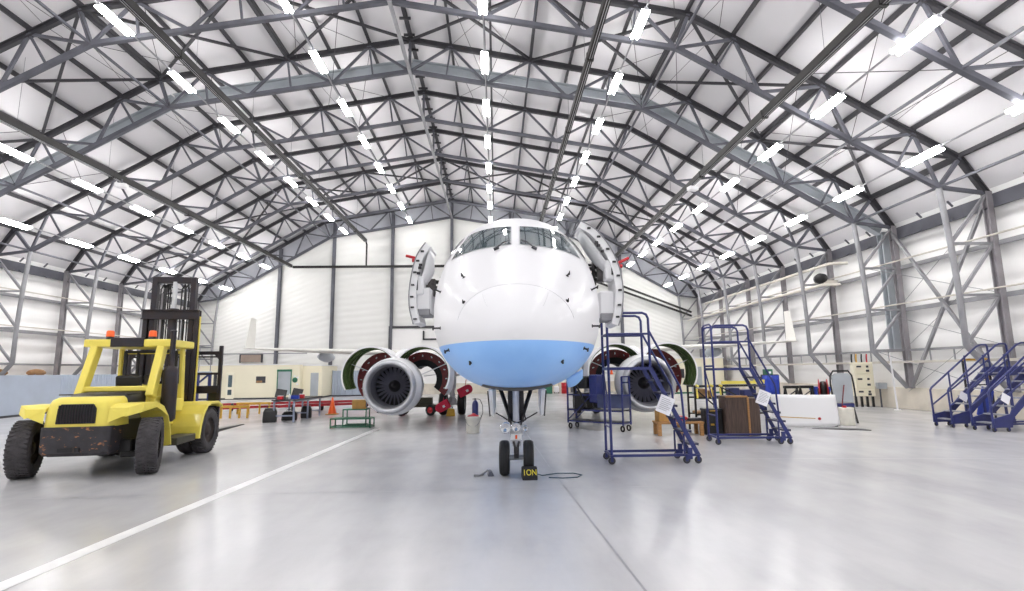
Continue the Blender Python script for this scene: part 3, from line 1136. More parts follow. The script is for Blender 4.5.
    for y, w_, zb, zt in ((0.9, 0.05, Z0 + 0.88, Z0 + 1.0), (1.5, 0.16, Z0 + 0.80, Z0 + 1.16), (2.6, 0.2, Z0 + 0.5, Z0 + 1.32), (4.4, 0.2, Z0 + 0.6, Z0 + 1.35), (6.5, 0.06, Z0 + 0.95, Z0 + 1.2)):
        rr4.append([V((X0 - w_, Yn + y, zb)), V((X0 + w_, Yn + y, zb)), V((X0 + w_ * 0.7, Yn + y, zt)), V((X0 - w_ * 0.7, Yn + y, zt))])
    py.loft(rr4, caps=True, smooth=False)
    py.build('pylon', M['skin_white'], eng, bevel=0.03)
    return eng


engine(-1)
engine(1)


def tyre(c, r, w, axis=(1, 0, 0), n=28, tread=0):
    A = zto(c, axis)
    h = w / 2
    mb = MB()
    for k in range(tread):
        for sd in (-1, 1):
            t = 2 * PI * (k + 0.25 * sd) / tread
            rr_ = r * 0.992
            R3 = A.to_3x3() @ Matrix.Rotation(t, 3, 'Z') @ Matrix.Rotation(0.35 * sd, 3, 'X')
            mb.box(A @ V((rr_ * math.cos(t), rr_ * math.sin(t), sd * h * 0.46)), (r * 0.045, r * 0.085, h * 0.8), R=R3)
    return mb.lathe([(r * 0.56, -h * 0.75), (r * 0.74, -h * 0.96), (r * 0.9, -h * 0.9), (r * 0.975, -h * 0.62), (r, -h * 0.3), (r * 0.985, -h * 0.26), (r, -h * 0.2), (r, h * 0.2), (r * 0.985, h * 0.26), (r, h * 0.3),
                       (r * 0.975, h * 0.62), (r * 0.9, h * 0.9), (r * 0.74, h * 0.96), (r * 0.56, h * 0.75)], n, A)


def hub(c, r, w, axis=(1, 0, 0), n=20):
    A = zto(c, axis)
    h = w / 2
    return MB().lathe([(0.001, -h * 0.7), (r * 0.2, -h * 0.75), (r * 0.25, -h * 0.4), (r * 0.5, -h * 0.35), (r * 0.58, -h * 0.76), (r * 0.58, h * 0.76), (r * 0.5, h * 0.35), (r * 0.25, h * 0.4), (r * 0.2, h * 0.75), (0.001, h * 0.7)], n, A)


# ---- nose gear
YN = 3.65
ng = MB()
ng.cyl((-0.04, YN, 0.55), (-0.04, YN, 0.98), 0.085, 14)
ng.cyl((-0.04, YN, 0.72), (-0.04, YN, 0.84), 0.125, 14)
ng.cyl((-0.04, YN, 0.95), (-0.04, YN - 0.03, 1.62), 0.062, 12)
ng.cyl((-0.04, YN, 0.3), (-0.04, YN, 0.6), 0.05, 12)
ng.cyl((-0.30, YN, 0.315), (0.22, YN, 0.315), 0.045, 10)
ng = ng.build('nose_gear', M['strut'], PLANE)
for x in (-0.262, 0.182):
    tw = tyre((x, YN, 0.315), 0.315, 0.2).build('wheel', M['rubber_clean'], ng)
hbm = MB()
for x in (-0.262, 0.182):
    o = hub((x, YN, 0.315), 0.315, 0.2)
    o.build('wheel_hub', M['strut'], ng)
for x0, x1 in ((-0.36, -0.11), (0.28, 0.03), (-0.16, -0.08), (0.09, 0.0)):
    MB().beam((x0, YN + 0.35, 1.62), (x1, YN, 0.92), 0.06, 0.05).build('drag_brace', M['dark_link'], ng)
dk = MB()
dk.box((-0.04, YN + 0.12, 1.25), (0.3, 0.1, 0.6))
dk.build('gear_linkage', M['dark_link'], ng)
dk = MB()
dk.box((-0.04, YN - 0.1, 0.42), (0.09, 0.1, 0.2))
dk.beam((-0.09, YN - 0.12, 0.62), (-0.04, YN - 0.2, 0.42), 0.03)
dk.beam((0.01, YN - 0.12, 0.62), (-0.04, YN - 0.2, 0.42), 0.03)
dk.build('torque_link', M['dark_link'], ng)
MB().tube([(-0.18, YN, 1.15), (-0.16, YN - 0.06, 1.0), (-0.02, YN - 0.1, 0.95), (0.14, YN - 0.06, 1.0), (0.1, YN, 1.2)], 0.012, 6).build('gear_stay', M['dark_link'], ng)
MB().tube([(-0.42, YN + .1, 1.12), (-0.2, YN, 1.0)], 0.012, 6).build('gear_stay', M['dark_link'], ng)
MB().tube([(0.36, YN + .1, 1.12), (0.12, YN, 1.0)], 0.012, 6).build('gear_stay', M['dark_link'], ng)
lt = MB()
for x, r, z in ((-0.235, 0.105, 0.87), (-0.04, 0.09, 0.88), (0.13, 0.055, 0.86)):
    lt.lathe([(0.001, 0.12), (r * 0.6, 0.1), (r, 0.0), (r * 0.95, -0.015), (r * 0.8, -0.02), (r * 0.3, 0.03), (0.001, 0.035)], 20, zto((x, YN - 0.2, z), (0, 1, 0)))
lt.build('taxi_light', M['chrome'], ng)
cl = MB()
cl.box((-0.04, YN - 0.1, 0.7), (0.2, 0.06, 0.1))
cl.box((-0.235, YN - 0.06, 0.87), (0.1, 0.1, 0.1))
cl.box((0.1, YN - 0.08, 0.86), (0.12, 0.1, 0.07))
cl.build('light_bracket', M['white'], ng)
MB().box((-0.04, YN - 0.135, 0.7), (0.035, 0.012, 0.07)).build('warning_plate', M['orange'], ng)
for sg in (-1, 1):
    cx = -0.015 + sg * 0.435
    dd = MB()
    dd.loft([[V((cx + sg * (-0.015 + 0.02 * (1 - t)), YN - 0.45, 1.56 - 0.46 * t)), V((cx + sg * (0.10 * (1 - 0.35 * t)), YN - 0.35, 1.56 - 0.42 * t)), V((cx + sg * (0.09 * (1 - 0.35 * t)), YN + 0.55, 1.56 - 0.35 * t)), V((cx - sg * 0.02, YN + 0.5, 1.56 - 0.35 * t))] for t in (0, 0.5, 1)], caps=True, smooth=False)
    g_ = dd.build('gear_door', M['white'], ng, bevel=0.008)
    MB().beam((cx + sg * 0.09, YN - 0.44, 1.55), (cx + sg * 0.05, YN - 0.44, 1.1), 0.025).build('door_edge_seal', M['dark_link'], ng)

# ---- main gear
for sg in (-1, 1):
    x = sg * 2.99
    y = 17.5
    mg = MB()
    mg.cyl((x, y, 0.5), (x, y, 1.35), 0.1, 14)
    mg.cyl((x, y, 1.15), (x - sg * 0.02, y + 0.1, 2.45), 0.15, 14)
    mg.cyl((x - 0.55, y, 0.5), (x + 0.55, y, 0.5), 0.07, 12)
    mg = mg.build('main_gear', M['strut'], PLANE)
    for dx in (-0.41, 0.41):
        tyre((x + dx, y, 0.5), 0.5, 0.34).build('wheel', M['rubber_clean'], mg)
        hub((x + dx, y, 0.5), 0.5, 0.34).build('wheel_hub', M['strut'], mg)
    br = MB()
    br.beam((x, y, 1.7), (sg * 1.55, y, 2.05), 0.12, 0.1)
    br.beam((x - 0.02, y - 0.15, 1.2), (x - 0.02, y - 0.28, 0.85), 0.1)
    br.beam((x - 0.02, y - 0.28, 0.85), (x - 0.02, y - 0.12, 0.55), 0.1)
    br.cyl((x, y - 0.2, 0.62), (x, y - 0.08, 0.62), 0.2, 16)
    br.beam((x + sg * 0.65, y - 0.1, 1.55), (x + sg * 0.05, y, 1.75), 0.1, 0.12)
    br.beam((x + sg * 0.62, y - 0.1, 1.58), (x + sg * 0.55, y - 0.1, 2.3), 0.09)
    br.build('side_brace', M['strut'], mg)
    MB().box((x + sg * 0.45, y + 0.05, 1.75), (0.05, 0.9, 1.1)).build('gear_door', M['skin_white'], mg, bevel=0.02)
# ------------------------------------------------------------ forklift truck (local x right, y ahead)
M['rusty_black'] = mat('worn_black_counterweight', rgb(52, 50, 56), 0.6, var=0.5, scale=6, col2=rgb(44, 42, 46))
nt = M['rusty_black'].node_tree
b = nt.nodes['Principled BSDF']
tc = nt.nodes['Texture Coordinate']
src = b.inputs['Base Color'].links[0].from_socket
chips = ramp(noise(5.5, 6, (1, 1, 2.2), 0.7).outputs['Fac'], 0.6, (0, 0, 0, 1), 0.64, (1, 1, 1, 1)).outputs['Color']
nt.links.new(mix(src, rgb(168, 112, 70), chips), b.inputs['Base Color'])
M['mast'] = mat('mast_black_steel', rgb(38, 36, 46), 0.45, 0.2, var=0.45, scale=5, col2=rgb(46, 36, 38))
M['olive'] = mat('dark_step_plate', rgb(70, 68, 56), 0.6, var=0.3, scale=8)
M['rim'] = mat('dusty_wheel_rim', rgb(70, 60, 56), 0.7, var=0.5, scale=9)
FK = thing('forklift', 'large yellow forklift truck seen from behind with two orange beacons', 'forklift', (-7.96, 10.82, 0), math.atan2(0.125, 0.992))

ch = MB()
ch.box((0, 0.9, 0.72), (1.06, 2.5, 0.62))
ch.box((0, 0.0, 0.55), (1.6, 0.22, 0.24))
ch.box((0, 2.5, 0.5), (1.3, 0.4, 0.5))
ch.box((0.62, 0.7, 0.36), (0.3, 1.1, 0.12))
ch = ch.build('chassis', M['black'], FK, bevel=0.02)
# counterweight and bonnet
cw = MB()
cw.loft([[V((x, y, z)) for x, y in ((-0.60 + t, -0.44 + q), (-0.52 + t, -0.52 + q), (0.52 - t, -0.52 + q), (0.60 - t, -0.44 + q), (0.60 - t, 0.0), (-0.60 + t, 0.0))] for z, t, q in ((0.44, 0.03, 0.05), (0.5, 0.0, 0.0), (0.965, 0.0, 0.0))], caps=True, smooth=False)
cw = cw.build('counterweight', M['rusty_black'], FK, bevel=0.03, segs=2)
sl = MB()
sl.box((-0.05, -0.525, 0.55), (0.36, 0.03, 0.075))
sl.build('tow_slot', M['fan_back'], cw)
pin = MB().cyl((0.04, -0.535, 0.5), (0.04, -0.535, 0.6), 0.018, 8)
pin.build('tow_pin', M['rim'], cw)
hd = MB()
secs = []
for z, w_, yb in ((0.955, 0.62, -0.47), (1.2, 0.60, -0.47), (1.38, 0.575, -0.45), (1.46, 0.55, -0.41), (1.505, 0.50, -0.33)):
    secs.append([V((x, y, z)) for x, y in ((-w_, 0.12), (-w_, yb + 0.16), (-w_ + 0.07, yb + 0.03), (-w_ + 0.16, yb), (w_ - 0.16, yb), (w_ - 0.07, yb + 0.03), (w_, yb + 0.16), (w_, 0.12))])
hd.loft(secs, caps=True)
hd = hd.build('bonnet', M['yellow'], FK, bevel=0.03, segs=2)
gr = MB()
gr.prism([(-0.34, 1.02), (0.33, 1.02), (0.335, 1.3), (0.28, 1.385), (-0.27, 1.385), (-0.32, 1.3)], placed((0, -0.465, 0), (1, 0, 0), (0, 0, 1)), 0.03)
gr.build('radiator_grille', M['fan_back'], hd, bevel=0.01)
lv2 = MB()
for i in range(13):
    lv2.box((-0.29 + i * 0.048, -0.5, 1.2), (0.012, 0.02, 0.33))
lv2.build('grille_bars', M['mast'], hd)
ec = MB()
ec.loft([[V((x, y, z)) for x, z in ((-w_, 1.22), (-w_, zt - 0.06), (-w_ + 0.08, zt), (w_ - 0.08, zt), (w_, zt - 0.06), (w_, 1.22))] for y, w_, zt in ((0.05, 0.52, 1.5), (0.2, 0.56, 1.55), (0.75, 0.58, 1.58))], caps=True)
ec.box((0, 0.22, 1.54), (1.5, 0.07, 0.025))
ec.build('engine_cover', M['black'], FK, bevel=0.02)
AXS = (math.cos(0.31), math.sin(0.31), 0)      # the steered axle is turned a little
# rear mudguards over the steered wheels
for s in (-1, 1):
    path = [(-0.46, 1.30), (-0.30, 1.37), (0.25, 1.37), (0.52, 1.27), (0.75, 1.05), (0.9, 0.75), (0.97, 0.42)]
    mb = MB()
    th = 0.05
    r1 = []
    for i, (y, z) in enumerate(path):
        xin, xout = s * 0.54, s * (1.06 if i > 0 else 0.86)
        r1.append([V((xin, y, z)), V((xout, y, z)), V((xout, y - 0.03, z - (0.17 if i < 4 else 0.06) + (0.06 if i > 1 else 0))), V((xin, y - 0.0, z - 0.06))])
    mb.loft(r1, caps=True, smooth=False)
    mb.add([V((s * 0.54, -0.46, 1.30)), V((s * 0.88, -0.46, 1.30)), V((s * 0.87, -0.47, 1.17)), V((s * 0.54, -0.49, 1.03))], [(0, 1, 2, 3)])
    mb.build('rear_mudguard', M['yellow'], FK, bevel=0.02)
    path = [(1.98, 0.42), (2.04, 0.7), (2.16, 0.98), (2.36, 1.18), (2.62, 1.25), (3.05, 1.24), (3.3, 1.14)]
    mb = MB()
    r1 = []
    for i, (y, z) in enumerate(path):
        n_ = V((0, 1.0, 0.15)) if i < 2 else (V((0, 0.7, -0.7)) if i < 4 else V((0, 0, -1)))
        q = V((0, y, z)) + unit(n_) * 0.07
        r1.append([V((s * 0.42, y, z)), V((s * 1.22, y, z)), V((s * 1.22, q.y, q.z)), V((s * 0.42, q.y, q.z))])
    mb.loft(r1, caps=True, smooth=False)
    mb.box((s * 0.5, 2.1, 1.0), (0.16, 0.5, 0.5))
    mb.build('front_mudguard', M['yellow'], FK, bevel=0.025, segs=2)
    MB().box((s * 0.93, 1.5, 0.47), (0.42, 0.95, 0.16)).build('step_plate', M['olive'], FK, bevel=0.015)
    # wheels
    w0 = tyre((s * 1.09, 0.0, 0.54), 0.53, 0.38, AXS, n=36, tread=38).build('rear_wheel', M['rubber'], FK)
    hub((s * 1.09, 0.0, 0.54), 0.54, 0.32, AXS).build('wheel_rim', M['rim'], w0)
    w1 = MB()
    a = tyre((s * 1.06, 2.68, 0.55), 0.54, 0.3, n=36, tread=38)
    b2 = tyre((s * 0.72, 2.68, 0.55), 0.55, 0.3, n=36)
    a.add(b2.v, b2.f, True)
    w1 = a.build('front_wheel_pair', M['rubber'], FK)
    hub((s * 1.06, 2.68, 0.55), 0.55, 0.26).build('wheel_rim', M['rim'], w1)
    # lights on the steering axle
    nb = MB()
    for k in range(8):
        t = 2 * PI * k / 8
        q = V((s * 1.09, 0, 0.54)) + V((-AXS[1], AXS[0], 0)) * (0.16 * math.cos(t)) + V((0, 0, 0.16 * math.sin(t)))
        nb.cyl(q + V(AXS) * s * 0.07, q + V(AXS) * s * 0.15, 0.02, 6)
    nb.cyl(V((s * 1.09, 0, 0.54)) + V(AXS) * s * 0.06, V((s * 1.09, 0, 0.54)) + V(AXS) * s * 0.085, 0.2, 16)
    nb.build('wheel_nuts', M['rim'], w0)
# cab frame
cab = MB()
for s in (-1, 1):
    cab.beam((s * 0.68, 0.72, 1.45), (s * 0.66, 1.12, 2.55), 0.15, 0.22)
    cab.beam((s * 0.68, 2.18, 1.15), (s * 0.66, 2.1, 2.55), 0.09, 0.12)
    cab.beam((s * 0.68, 0.8, 1.32), (s * 0.68, 2.15, 1.2), 0.12, 0.3)
cab.beam((-0.66, 0.78, 1.63), (0.66, 0.78, 1.63), 0.12, 0.11)
cab.beam((-0.66, 2.1, 2.45), (0.66, 2.1, 2.45), 0.08, 0.08)
cab.beam((-0.66, 2.15, 1.45), (0.66, 2.15, 1.45), 0.08, 0.5)
cab = cab.build('cab_frame', M['yellow'], FK, bevel=0.02)
gl = MB()
gl.box((0.0, 2.14, 2.06), (1.16, 0.02, 0.7))
bf2 = MB()
for s in (-1, 1):
    bf2.beam((s * 0.55, 2.06, 1.6), (s * 0.55, 2.06, 2.48), 0.06)
bf2.beam((-0.55, 2.06, 2.46), (0.55, 2.06, 2.46), 0.06)
bf2.beam((-0.28, 2.06, 1.6), (-0.28, 2.06, 2.44), 0.05)
bf2.build('windscreen_frame', M['black'], cab)
roof = MB()
roof.prism([(-0.87, 1.0), (0.87, 1.0), (0.87, 2.2), (0.72, 2.38), (-0.72, 2.38), (-0.87, 2.2)], placed((0, 0, 2.53), (1, 0, 0), (0, 1, 0)), 0.17)
roof = roof.build('cab_roof', M['yellow'], FK, bevel=0.03, segs=2)
MB().box((-0.0, 1.0, 2.63), (0.66, 0.06, 0.2)).build('roof_light_bar', M['mast'], roof, bevel=0.01)
for x in (-0.42, 0.44):
    bc2 = MB().lathe([(0.075, 0.0), (0.075, 0.06), (0.05, 0.07), (0.001, 0.07)], 16, Matrix.Translation((x, 1.12, 2.70))).build('beacon_base', M['black'], roof)
    MB().lathe([(0.078, 0.06), (0.074, 0.17), (0.055, 0.195), (0.001, 0.2)], 18, Matrix.Translation((x, 1.12, 2.70))).build('beacon', M['orange'], roof)
# seat and wheel
st = MB()
st.box((0.0, 1.42, 1.55), (0.5, 0.48, 0.14))
st.box((0.0, 1.2, 1.74), (0.5, 0.13, 0.34), R=Matrix.Rotation(0.12, 3, 'X'))
st.build('seat', M['black'], FK, bevel=0.04, segs=2)
swl = MB().torus((0.12, 1.85, 1.82), (0, -0.75, 1), 0.19, 0.016, 20, 6)
swl.cyl((0.12, 1.85, 1.82), (0.12, 2.08, 1.5), 0.025, 8)
swl.beam((-0.06, 1.85, 1.82), (0.3, 1.85, 1.82), 0.02)
swl.cyl((0.24, 1.9, 1.85), (0.27, 1.98, 2.0), 0.018, 6)
swl.build('steering_wheel', M['black'], FK)
# exhaust
ex = MB()
ex.lathe([(0.001, 0.9), (0.1, 0.9), (0.15, 0.96), (0.15, 2.0), (0.12, 2.08), (0.06, 2.1), (0.055, 2.12), (0.055, 2.86), (0.07, 2.88), (0.045, 2.9), (0.03, 2.6), (0.001, 2.6)], 18, Matrix.Translation((0.90, 1.05, 0)))
ex.build('exhaust_stack', M['mast'], FK)
# mast
ms = MB()
for s in (-1, 1):
    ms.hbeam((s * 0.6, 2.95, 0.15), (s * 0.6, 2.95, 3.56), 0.1, 0.2, 0.03, up=(0, 1, 0))
    ms.beam((s * 0.55, 2.95, 1.0), (s * 0.55, 2.3, 0.9), 0.09)
ms.box((0, 2.86, 3.44), (1.34, 0.06, 0.24))
ms.box((0, 2.84, 3.55), (1.34, 0.14, 0.03))
ms.box((0, 2.84, 3.33), (1.34, 0.14, 0.03))
ms.box((0, 2.95, 0.5), (1.2, 0.1, 0.2))
ms.box((0, 2.98, 1.7), (1.2, 0.06, 0.12))
ms = ms.build('mast', M['mast'], FK, bevel=0.008)
inn = MB()
for s in (-1, 1):
    inn.beam((s * 0.46, 2.98, 1.2), (s * 0.46, 2.98, 4.42), 0.13, 0.17)
inn.box((0, 2.98, 4.35), (1.04, 0.16, 0.16))
inn.box((0, 2.98, 1.3), (0.9, 0.1, 0.15))
inn.build('inner_mast', M['mast'], ms, bevel=0.01)
MB().cyl((0.02, 2.93, 3.5), (0.02, 2.93, 4.3), 0.055, 14).build('lift_rod', M['strut'], ms)
lc = MB()
lc.cyl((0.02, 2.93, 0.4), (0.02, 2.93, 3.52), 0.1, 14)
lc.cyl((0.02, 2.93, 3.5), (0.02, 2.93, 3.6), 0.12, 14)
lc.build('lift_cylinder', M['mast'], ms)
for x in (-0.3, -0.22, -0.17, 0.2, 0.27):
    MB().tube([(x, 2.9, 1.0), (x, 2.9, 4.1), (x + 0.02, 3.0, 4.24), (x + 0.03, 3.06, 4.1), (x + 0.03, 3.06, 1.4)], 0.018, 6).build('chain', M['black'], ms)
MB().beam((0.665, 2.95, 1.0), (0.665, 2.95, 3.4), 0.02, 0.06).build('mast_guard', M['yellow'], ms)
# carriage, backrest, forks
cr = MB()
for z, h_ in ((0.35, 0.16), (1.52, 0.2), (1.1, 0.06)):
    cr.box((0, 3.25, z), (2.2, 0.08, h_))
for s in (-1, 1):
    cr.box((s * 0.35, 3.2, 0.95), (0.1, 0.12, 1.3))
cr = cr.build('carriage', M['mast'], FK, bevel=0.01)
lb = MB()
for s in (-1, 1):
    lb.beam((s * 1.1, 3.3, 0.3), (s * 1.1, 3.3, 2.66), 0.09, 0.08)
    lb.beam((s * 1.1, 3.3, 2.3), (s * 0.95, 3.3, 2.48), 0.07)
for z in (2.47, 1.93):
    lb.beam((-1.1, 3.3, z), (1.1, 3.3, z), 0.07, 0.09 if z > 2 else 0.06)
lb.beam((-1.1, 3.3, 2.37), (1.1, 3.3, 2.37), 0.04)
lb.build('load_backrest', M['mast'], cr, bevel=0.008)
for s in (-1, 1):
    fk = MB()
    fk.box((s * 0.95, 3.33, 0.98), (0.2, 0.08, 1.16))
    fk.loft([[V((s * 0.95 + dx, y, z)) for dx, z in ((-0.1, 0.40), (0.1, 0.40), (0.1, zt), (-0.1, zt))] for y, zt in ((3.3, 0.48), (5.6, 0.42))], caps=True, smooth=False)
    fk.build('fork', M['black'], FK)
# ------------------------------------------------------------ wheeled access steps
M['tread'] = mat('dark_mesh_tread', rgb(62, 64, 92), 0.55, 0.2, var=0.3, scale=30)
M['tread_light'] = mat('worn_alloy_tread', rgb(178, 180, 190), 0.45, 0.4, var=0.3, scale=20)


def caster(parent, x, y, r=0.075, m='darkgrey', rz=0.0):
    c = MB()
    c.add(*(lambda t: (t.v, t.f))(tyre((x, y, r), r, 0.04, (math.sin(rz), math.cos(rz), 0), 16)), True)
    c.cyl((x - 0.02 * math.sin(rz), y - 0.02 * math.cos(rz), r), (x + 0.02 * math.sin(rz), y + 0.02 * math.cos(rz), r), r * 0.55, 10)
    c = c.build('caster', M[m], parent)
    f = MB()
    f.box((x, y - 0.03, r * 1.5), (0.05, 0.008, r * 1.6))
    f.box((x, y + 0.03, r * 1.5), (0.05, 0.008, r * 1.6))
    f.box((x, y, r * 2.3), (0.09, 0.08, 0.02))
    f.build('caster_fork', M['navy'], c)


def platform_steps(label, loc, rz, Lp, H, run, w, nst, guard, loop_end, tilt=0.0):
    """Local x along the stair (platform at x=0..Lp, stair falling towards +x), y=0 the near side, y=w the far side."""
    t = thing('access_steps', label, 'access steps', loc, rz, 'blue wheeled access steps')
    R = 0.028
    zb = 0.17
    fr_ = MB()
    for y in (0, w):
        fr_.tube([(0, y, zb), (0, y, H)], R, 8)
        fr_.beam((0, y, zb), (Lp + run, y, zb), 0.04, 0.05)
        fr_.beam((0, y, H), (Lp, y, H), 0.045, 0.06)
    for x in (0, Lp):
        fr_.beam((x, 0, H), (x, w, H), 0.045, 0.06)
    fr_.beam((0, 0, zb), (0, w, zb), 0.04, 0.05)
    fr_.beam((0, 0, H * 0.38), (0, w, H * 0.38), 0.03, 0.03)
    fr_.beam((0, w, H - 0.02), (0, 0, H * 0.42), 0.025)
    fr_.build('frame', M['navy'], t)
    for s_, y in (('near', 0), ('far', w)):
        sg = MB()
        sg.beam((Lp, y, H), (Lp + run, y, 0.14), 0.035, 0.085)
        sg.beam((Lp + run * 0.68, y, 0.17), (Lp + run * 0.68, y, 0.62 * H * 0.5), 0.03)
        sg.build('stringer', M['navy'], t)
    dz = (H - 0.12) / nst
    for k in range(1, nst):
        z = H - dz * k
        x = Lp + run * (H - z) / (H - 0.14)
        tr = MB()
        tr.box((x + 0.03, w / 2, z), (0.2, w - 0.05, 0.03))
        tr.box((x + 0.13, w / 2, z - 0.005), (0.015, w - 0.05, 0.05))
        tr.build('tread', M['tread'], t)
    dk = MB()
    dk.box((Lp / 2, w / 2, H + 0.02), (Lp - 0.06, w - 0.05, 0.02))
    dk.build('platform_deck', M['tread'], t)
    G = H + guard
    c = 0.12
    for y in (0, w):
        g = MB()
        g.tube([(0, y, H), (0, y, G - c), (c * 0.3, y, G - c * 0.3), (c, y, G), (Lp - c, y, G), (Lp - c * 0.3, y, G - c * 0.3), (Lp, y, G - c), (Lp, y, H)], R * 0.95, 8)
        g.tube([(0, y, H + guard * 0.62), (Lp, y, H + guard * 0.62)], R * 0.8, 8)
        g.build('guard_rail', M['navy'], t)
        hnd = MB()
        e = 0.88
        q0, q1 = V((Lp, y, H + guard * 0.68)), V((Lp + run * e, y, H + guard * 0.68 - (H - 0.14) * e))
        foot = V((Lp + run * 0.84, y, H - (H - 0.14) * 0.84))
        hnd.tube([q0, q0.lerp(q1, 0.75), q0.lerp(q1, 0.75) + V((0.02, 0, -0.1)), V((Lp + run * 0.72, y, H - (H - 0.14) * 0.72))], R * 0.85, 8)
        hnd.build('hand_rail', M['navy'], t)
    el = MB()
    if loop_end:
        el.tube([(0, 0, H + 0.06), (0, 0, G - 0.02), (0, c, G + 0.04), (0, w - c, G + 0.04), (0, w, G - 0.02), (0, w, H + 0.06)], R * 0.9, 8)
        el.tube([(0, 0.0, H + 0.08), (0, w, H + 0.08)], R * 0.9, 8)
        el.tube([(0, 0, H + guard * 0.62), (0, w, H + guard * 0.62)], R * 0.8, 8)
    else:
        el.tube([(0, 0, H + guard * 0.62), (0, w, H + guard * 0.62)], R * 0.8, 8)
        el.tube([(0, 0, G - c), (0, w, G - c)], R * 0.9, 8)
    el.build('end_rail', M['navy'], t)
    for x, y in ((0.0, 0.0), (0.0, w), (Lp + run * 0.72, w), (Lp + run * 0.72, 0), (Lp + run * 0.98, 0.0), (Lp + run * 0.98, w)):
        caster(t, x, y)
    for y in (0, w):
        MB().box((Lp + run * 0.8, y, 0.2), (0.09, 0.05, 0.22)).build('brake_foot', M['navy'], t)
    # instruction sheet tied to the stringer
    sh = MB()
    sx_, sz_ = Lp + run * 0.42, H - (H - 0.14) * 0.42
    s1 = 0.15
    ang = 0.4 + tilt
    u1, u2 = V((math.cos(ang), 0, -math.sin(ang))), V((math.sin(ang), 0, math.cos(ang)))
    c0 = V((sx_ - 0.12, -0.045, sz_ - 0.0))
    a = [c0 + u1 * (-s1) + u2 * (-s1 * 1.2), c0 + u1 * s1 + u2 * (-s1 * 1.2), c0 + u1 * s1 + u2 * (s1 * 1.2), c0 + u1 * (-s1) + u2 * (s1 * 1.2)]
    sh.add(a, [(0, 1, 2, 3)])
    so = sh.build('instruction_sheet', M['paper'], t, solid=0.006)
    ln = MB()
    for k in range(7):
        p = c0 + V((0, -0.006, 0)) + u2 * (0.12 - 0.038 * k)
        ln.beam(p - u1 * 0.11, p + u1 * (0.11 if k % 3 else 0.06), 0.003, 0.008)
    ln.build('printed_lines', M['steel_light'], so)
    return t


platform_steps('tall blue wheeled access steps beside the right side of the airliner nose', (2.33, 10.95, 0), math.radians(-1.5), 0.87, 1.92, 0.9, 0.62, 7, 1.16, False)
platform_steps('tall blue wheeled access steps standing around a dark wooden crate', (5.56, 13.42, 0), math.radians(-3.0), 0.94, 1.88, 0.86, 0.66, 8, 1.12, True)


def gangway_steps(label, loc, rz):
    """Wide handrailed steps rising along +x; y=0 near side."""
    t = thing('boarding_steps', label, 'boarding steps', loc, rz, 'blue handrailed boarding steps')
    w, n = 0.62, 7
    rise, go = 0.235, 0.27
    for y in (0, w):
        sg = MB()
        sg.loft([[V((x, y + d, z)) for d in (-0.02, 0.02)] + [V((x, y + d, z2)) for d in (0.02, -0.02)] for x, z, z2 in ((-0.06, 0.12, 0.36), (0.55, 0.12, 0.5), (0.62, 0.38, 0.62), (n * go + 0.1, n * rise - 0.1, n * rise + 0.2), (n * go + 1.0, n * rise - 0.02, n * rise + 0.2))], caps=True, smooth=False)
        sg.beam((n * go + 0.9, y, 0.12), (n * go + 0.9, y, n * rise), 0.05)
        sg.beam((n * go * 0.6, y, 0.14), (n * go + 0.9, y, 0.14), 0.05)
        sg.beam((n * go * 0.6, y, 0.14), (n * go * 0.6, y, n * rise * 0.6), 0.05)
        sg.build('stringer', M['navy'], t)
        hr = MB()
        x1, z1 = n * go + 0.05, n * rise
        hr.tube([(-0.03, y, 0.2), (-0.05, y, 1.12), (0.0, y, 1.2), (x1 - 0.15, y, z1 + 0.86), (x1 + 0.02, y, z1 + 0.92), (x1 + 0.2, y, z1 + 0.92), (x1 + 0.24, y, z1 + 0.86), (x1 + 0.26, y, z1)], 0.028, 8)
        hr.tube([(-0.04, y, 0.66), (x1 + 0.24, y, z1 + 0.44)], 0.025, 8)
        for q in (0.35, 0.68):
            hr.tube([(x1 * q, y, z1 * q + 0.15), (x1 * q - 0.01, y, z1 * q + 1.1)], 0.024, 8)
        hr.build('hand_rail', M['navy'], t)
    for k in range(1, n + 1):
        tr = MB().box((go * k - 0.1, w / 2, rise * k), (0.23, w - 0.05, 0.035))
        tr.build('tread', M['tread_light'], t)
    MB().box((n * go + 0.5, w / 2, n * rise), (0.9, w - 0.05, 0.04)).build('platform_deck', M['tread_light'], t)
    for x, y in ((0.0, 0.02), (0.0, w - 0.02), (0.45, 0.02), (0.45, w - 0.02), (n * go + 0.9, 0), (n * go + 0.9, w)):
        caster(t, x, y, 0.06)
    sh = MB()
    c0 = V((0.42, -0.05, 0.92))
    sh.add([c0 + V(p) for p in ((-0.17, 0, -0.02), (0.06, 0, -0.16), (0.16, 0, 0.06), (-0.08, 0, 0.2))], [(0, 1, 2, 3)])
    sh.build('instruction_sheet', M['paper'], t, solid=0.006)
    return t


gangway_steps('blue boarding steps nearer the concrete upstand of the right wall', (14.05, 16.15, 0), math.radians(4))
gangway_steps('blue boarding steps at the right edge in front of the other boarding steps', (14.2, 14.95, 0), math.radians(4))
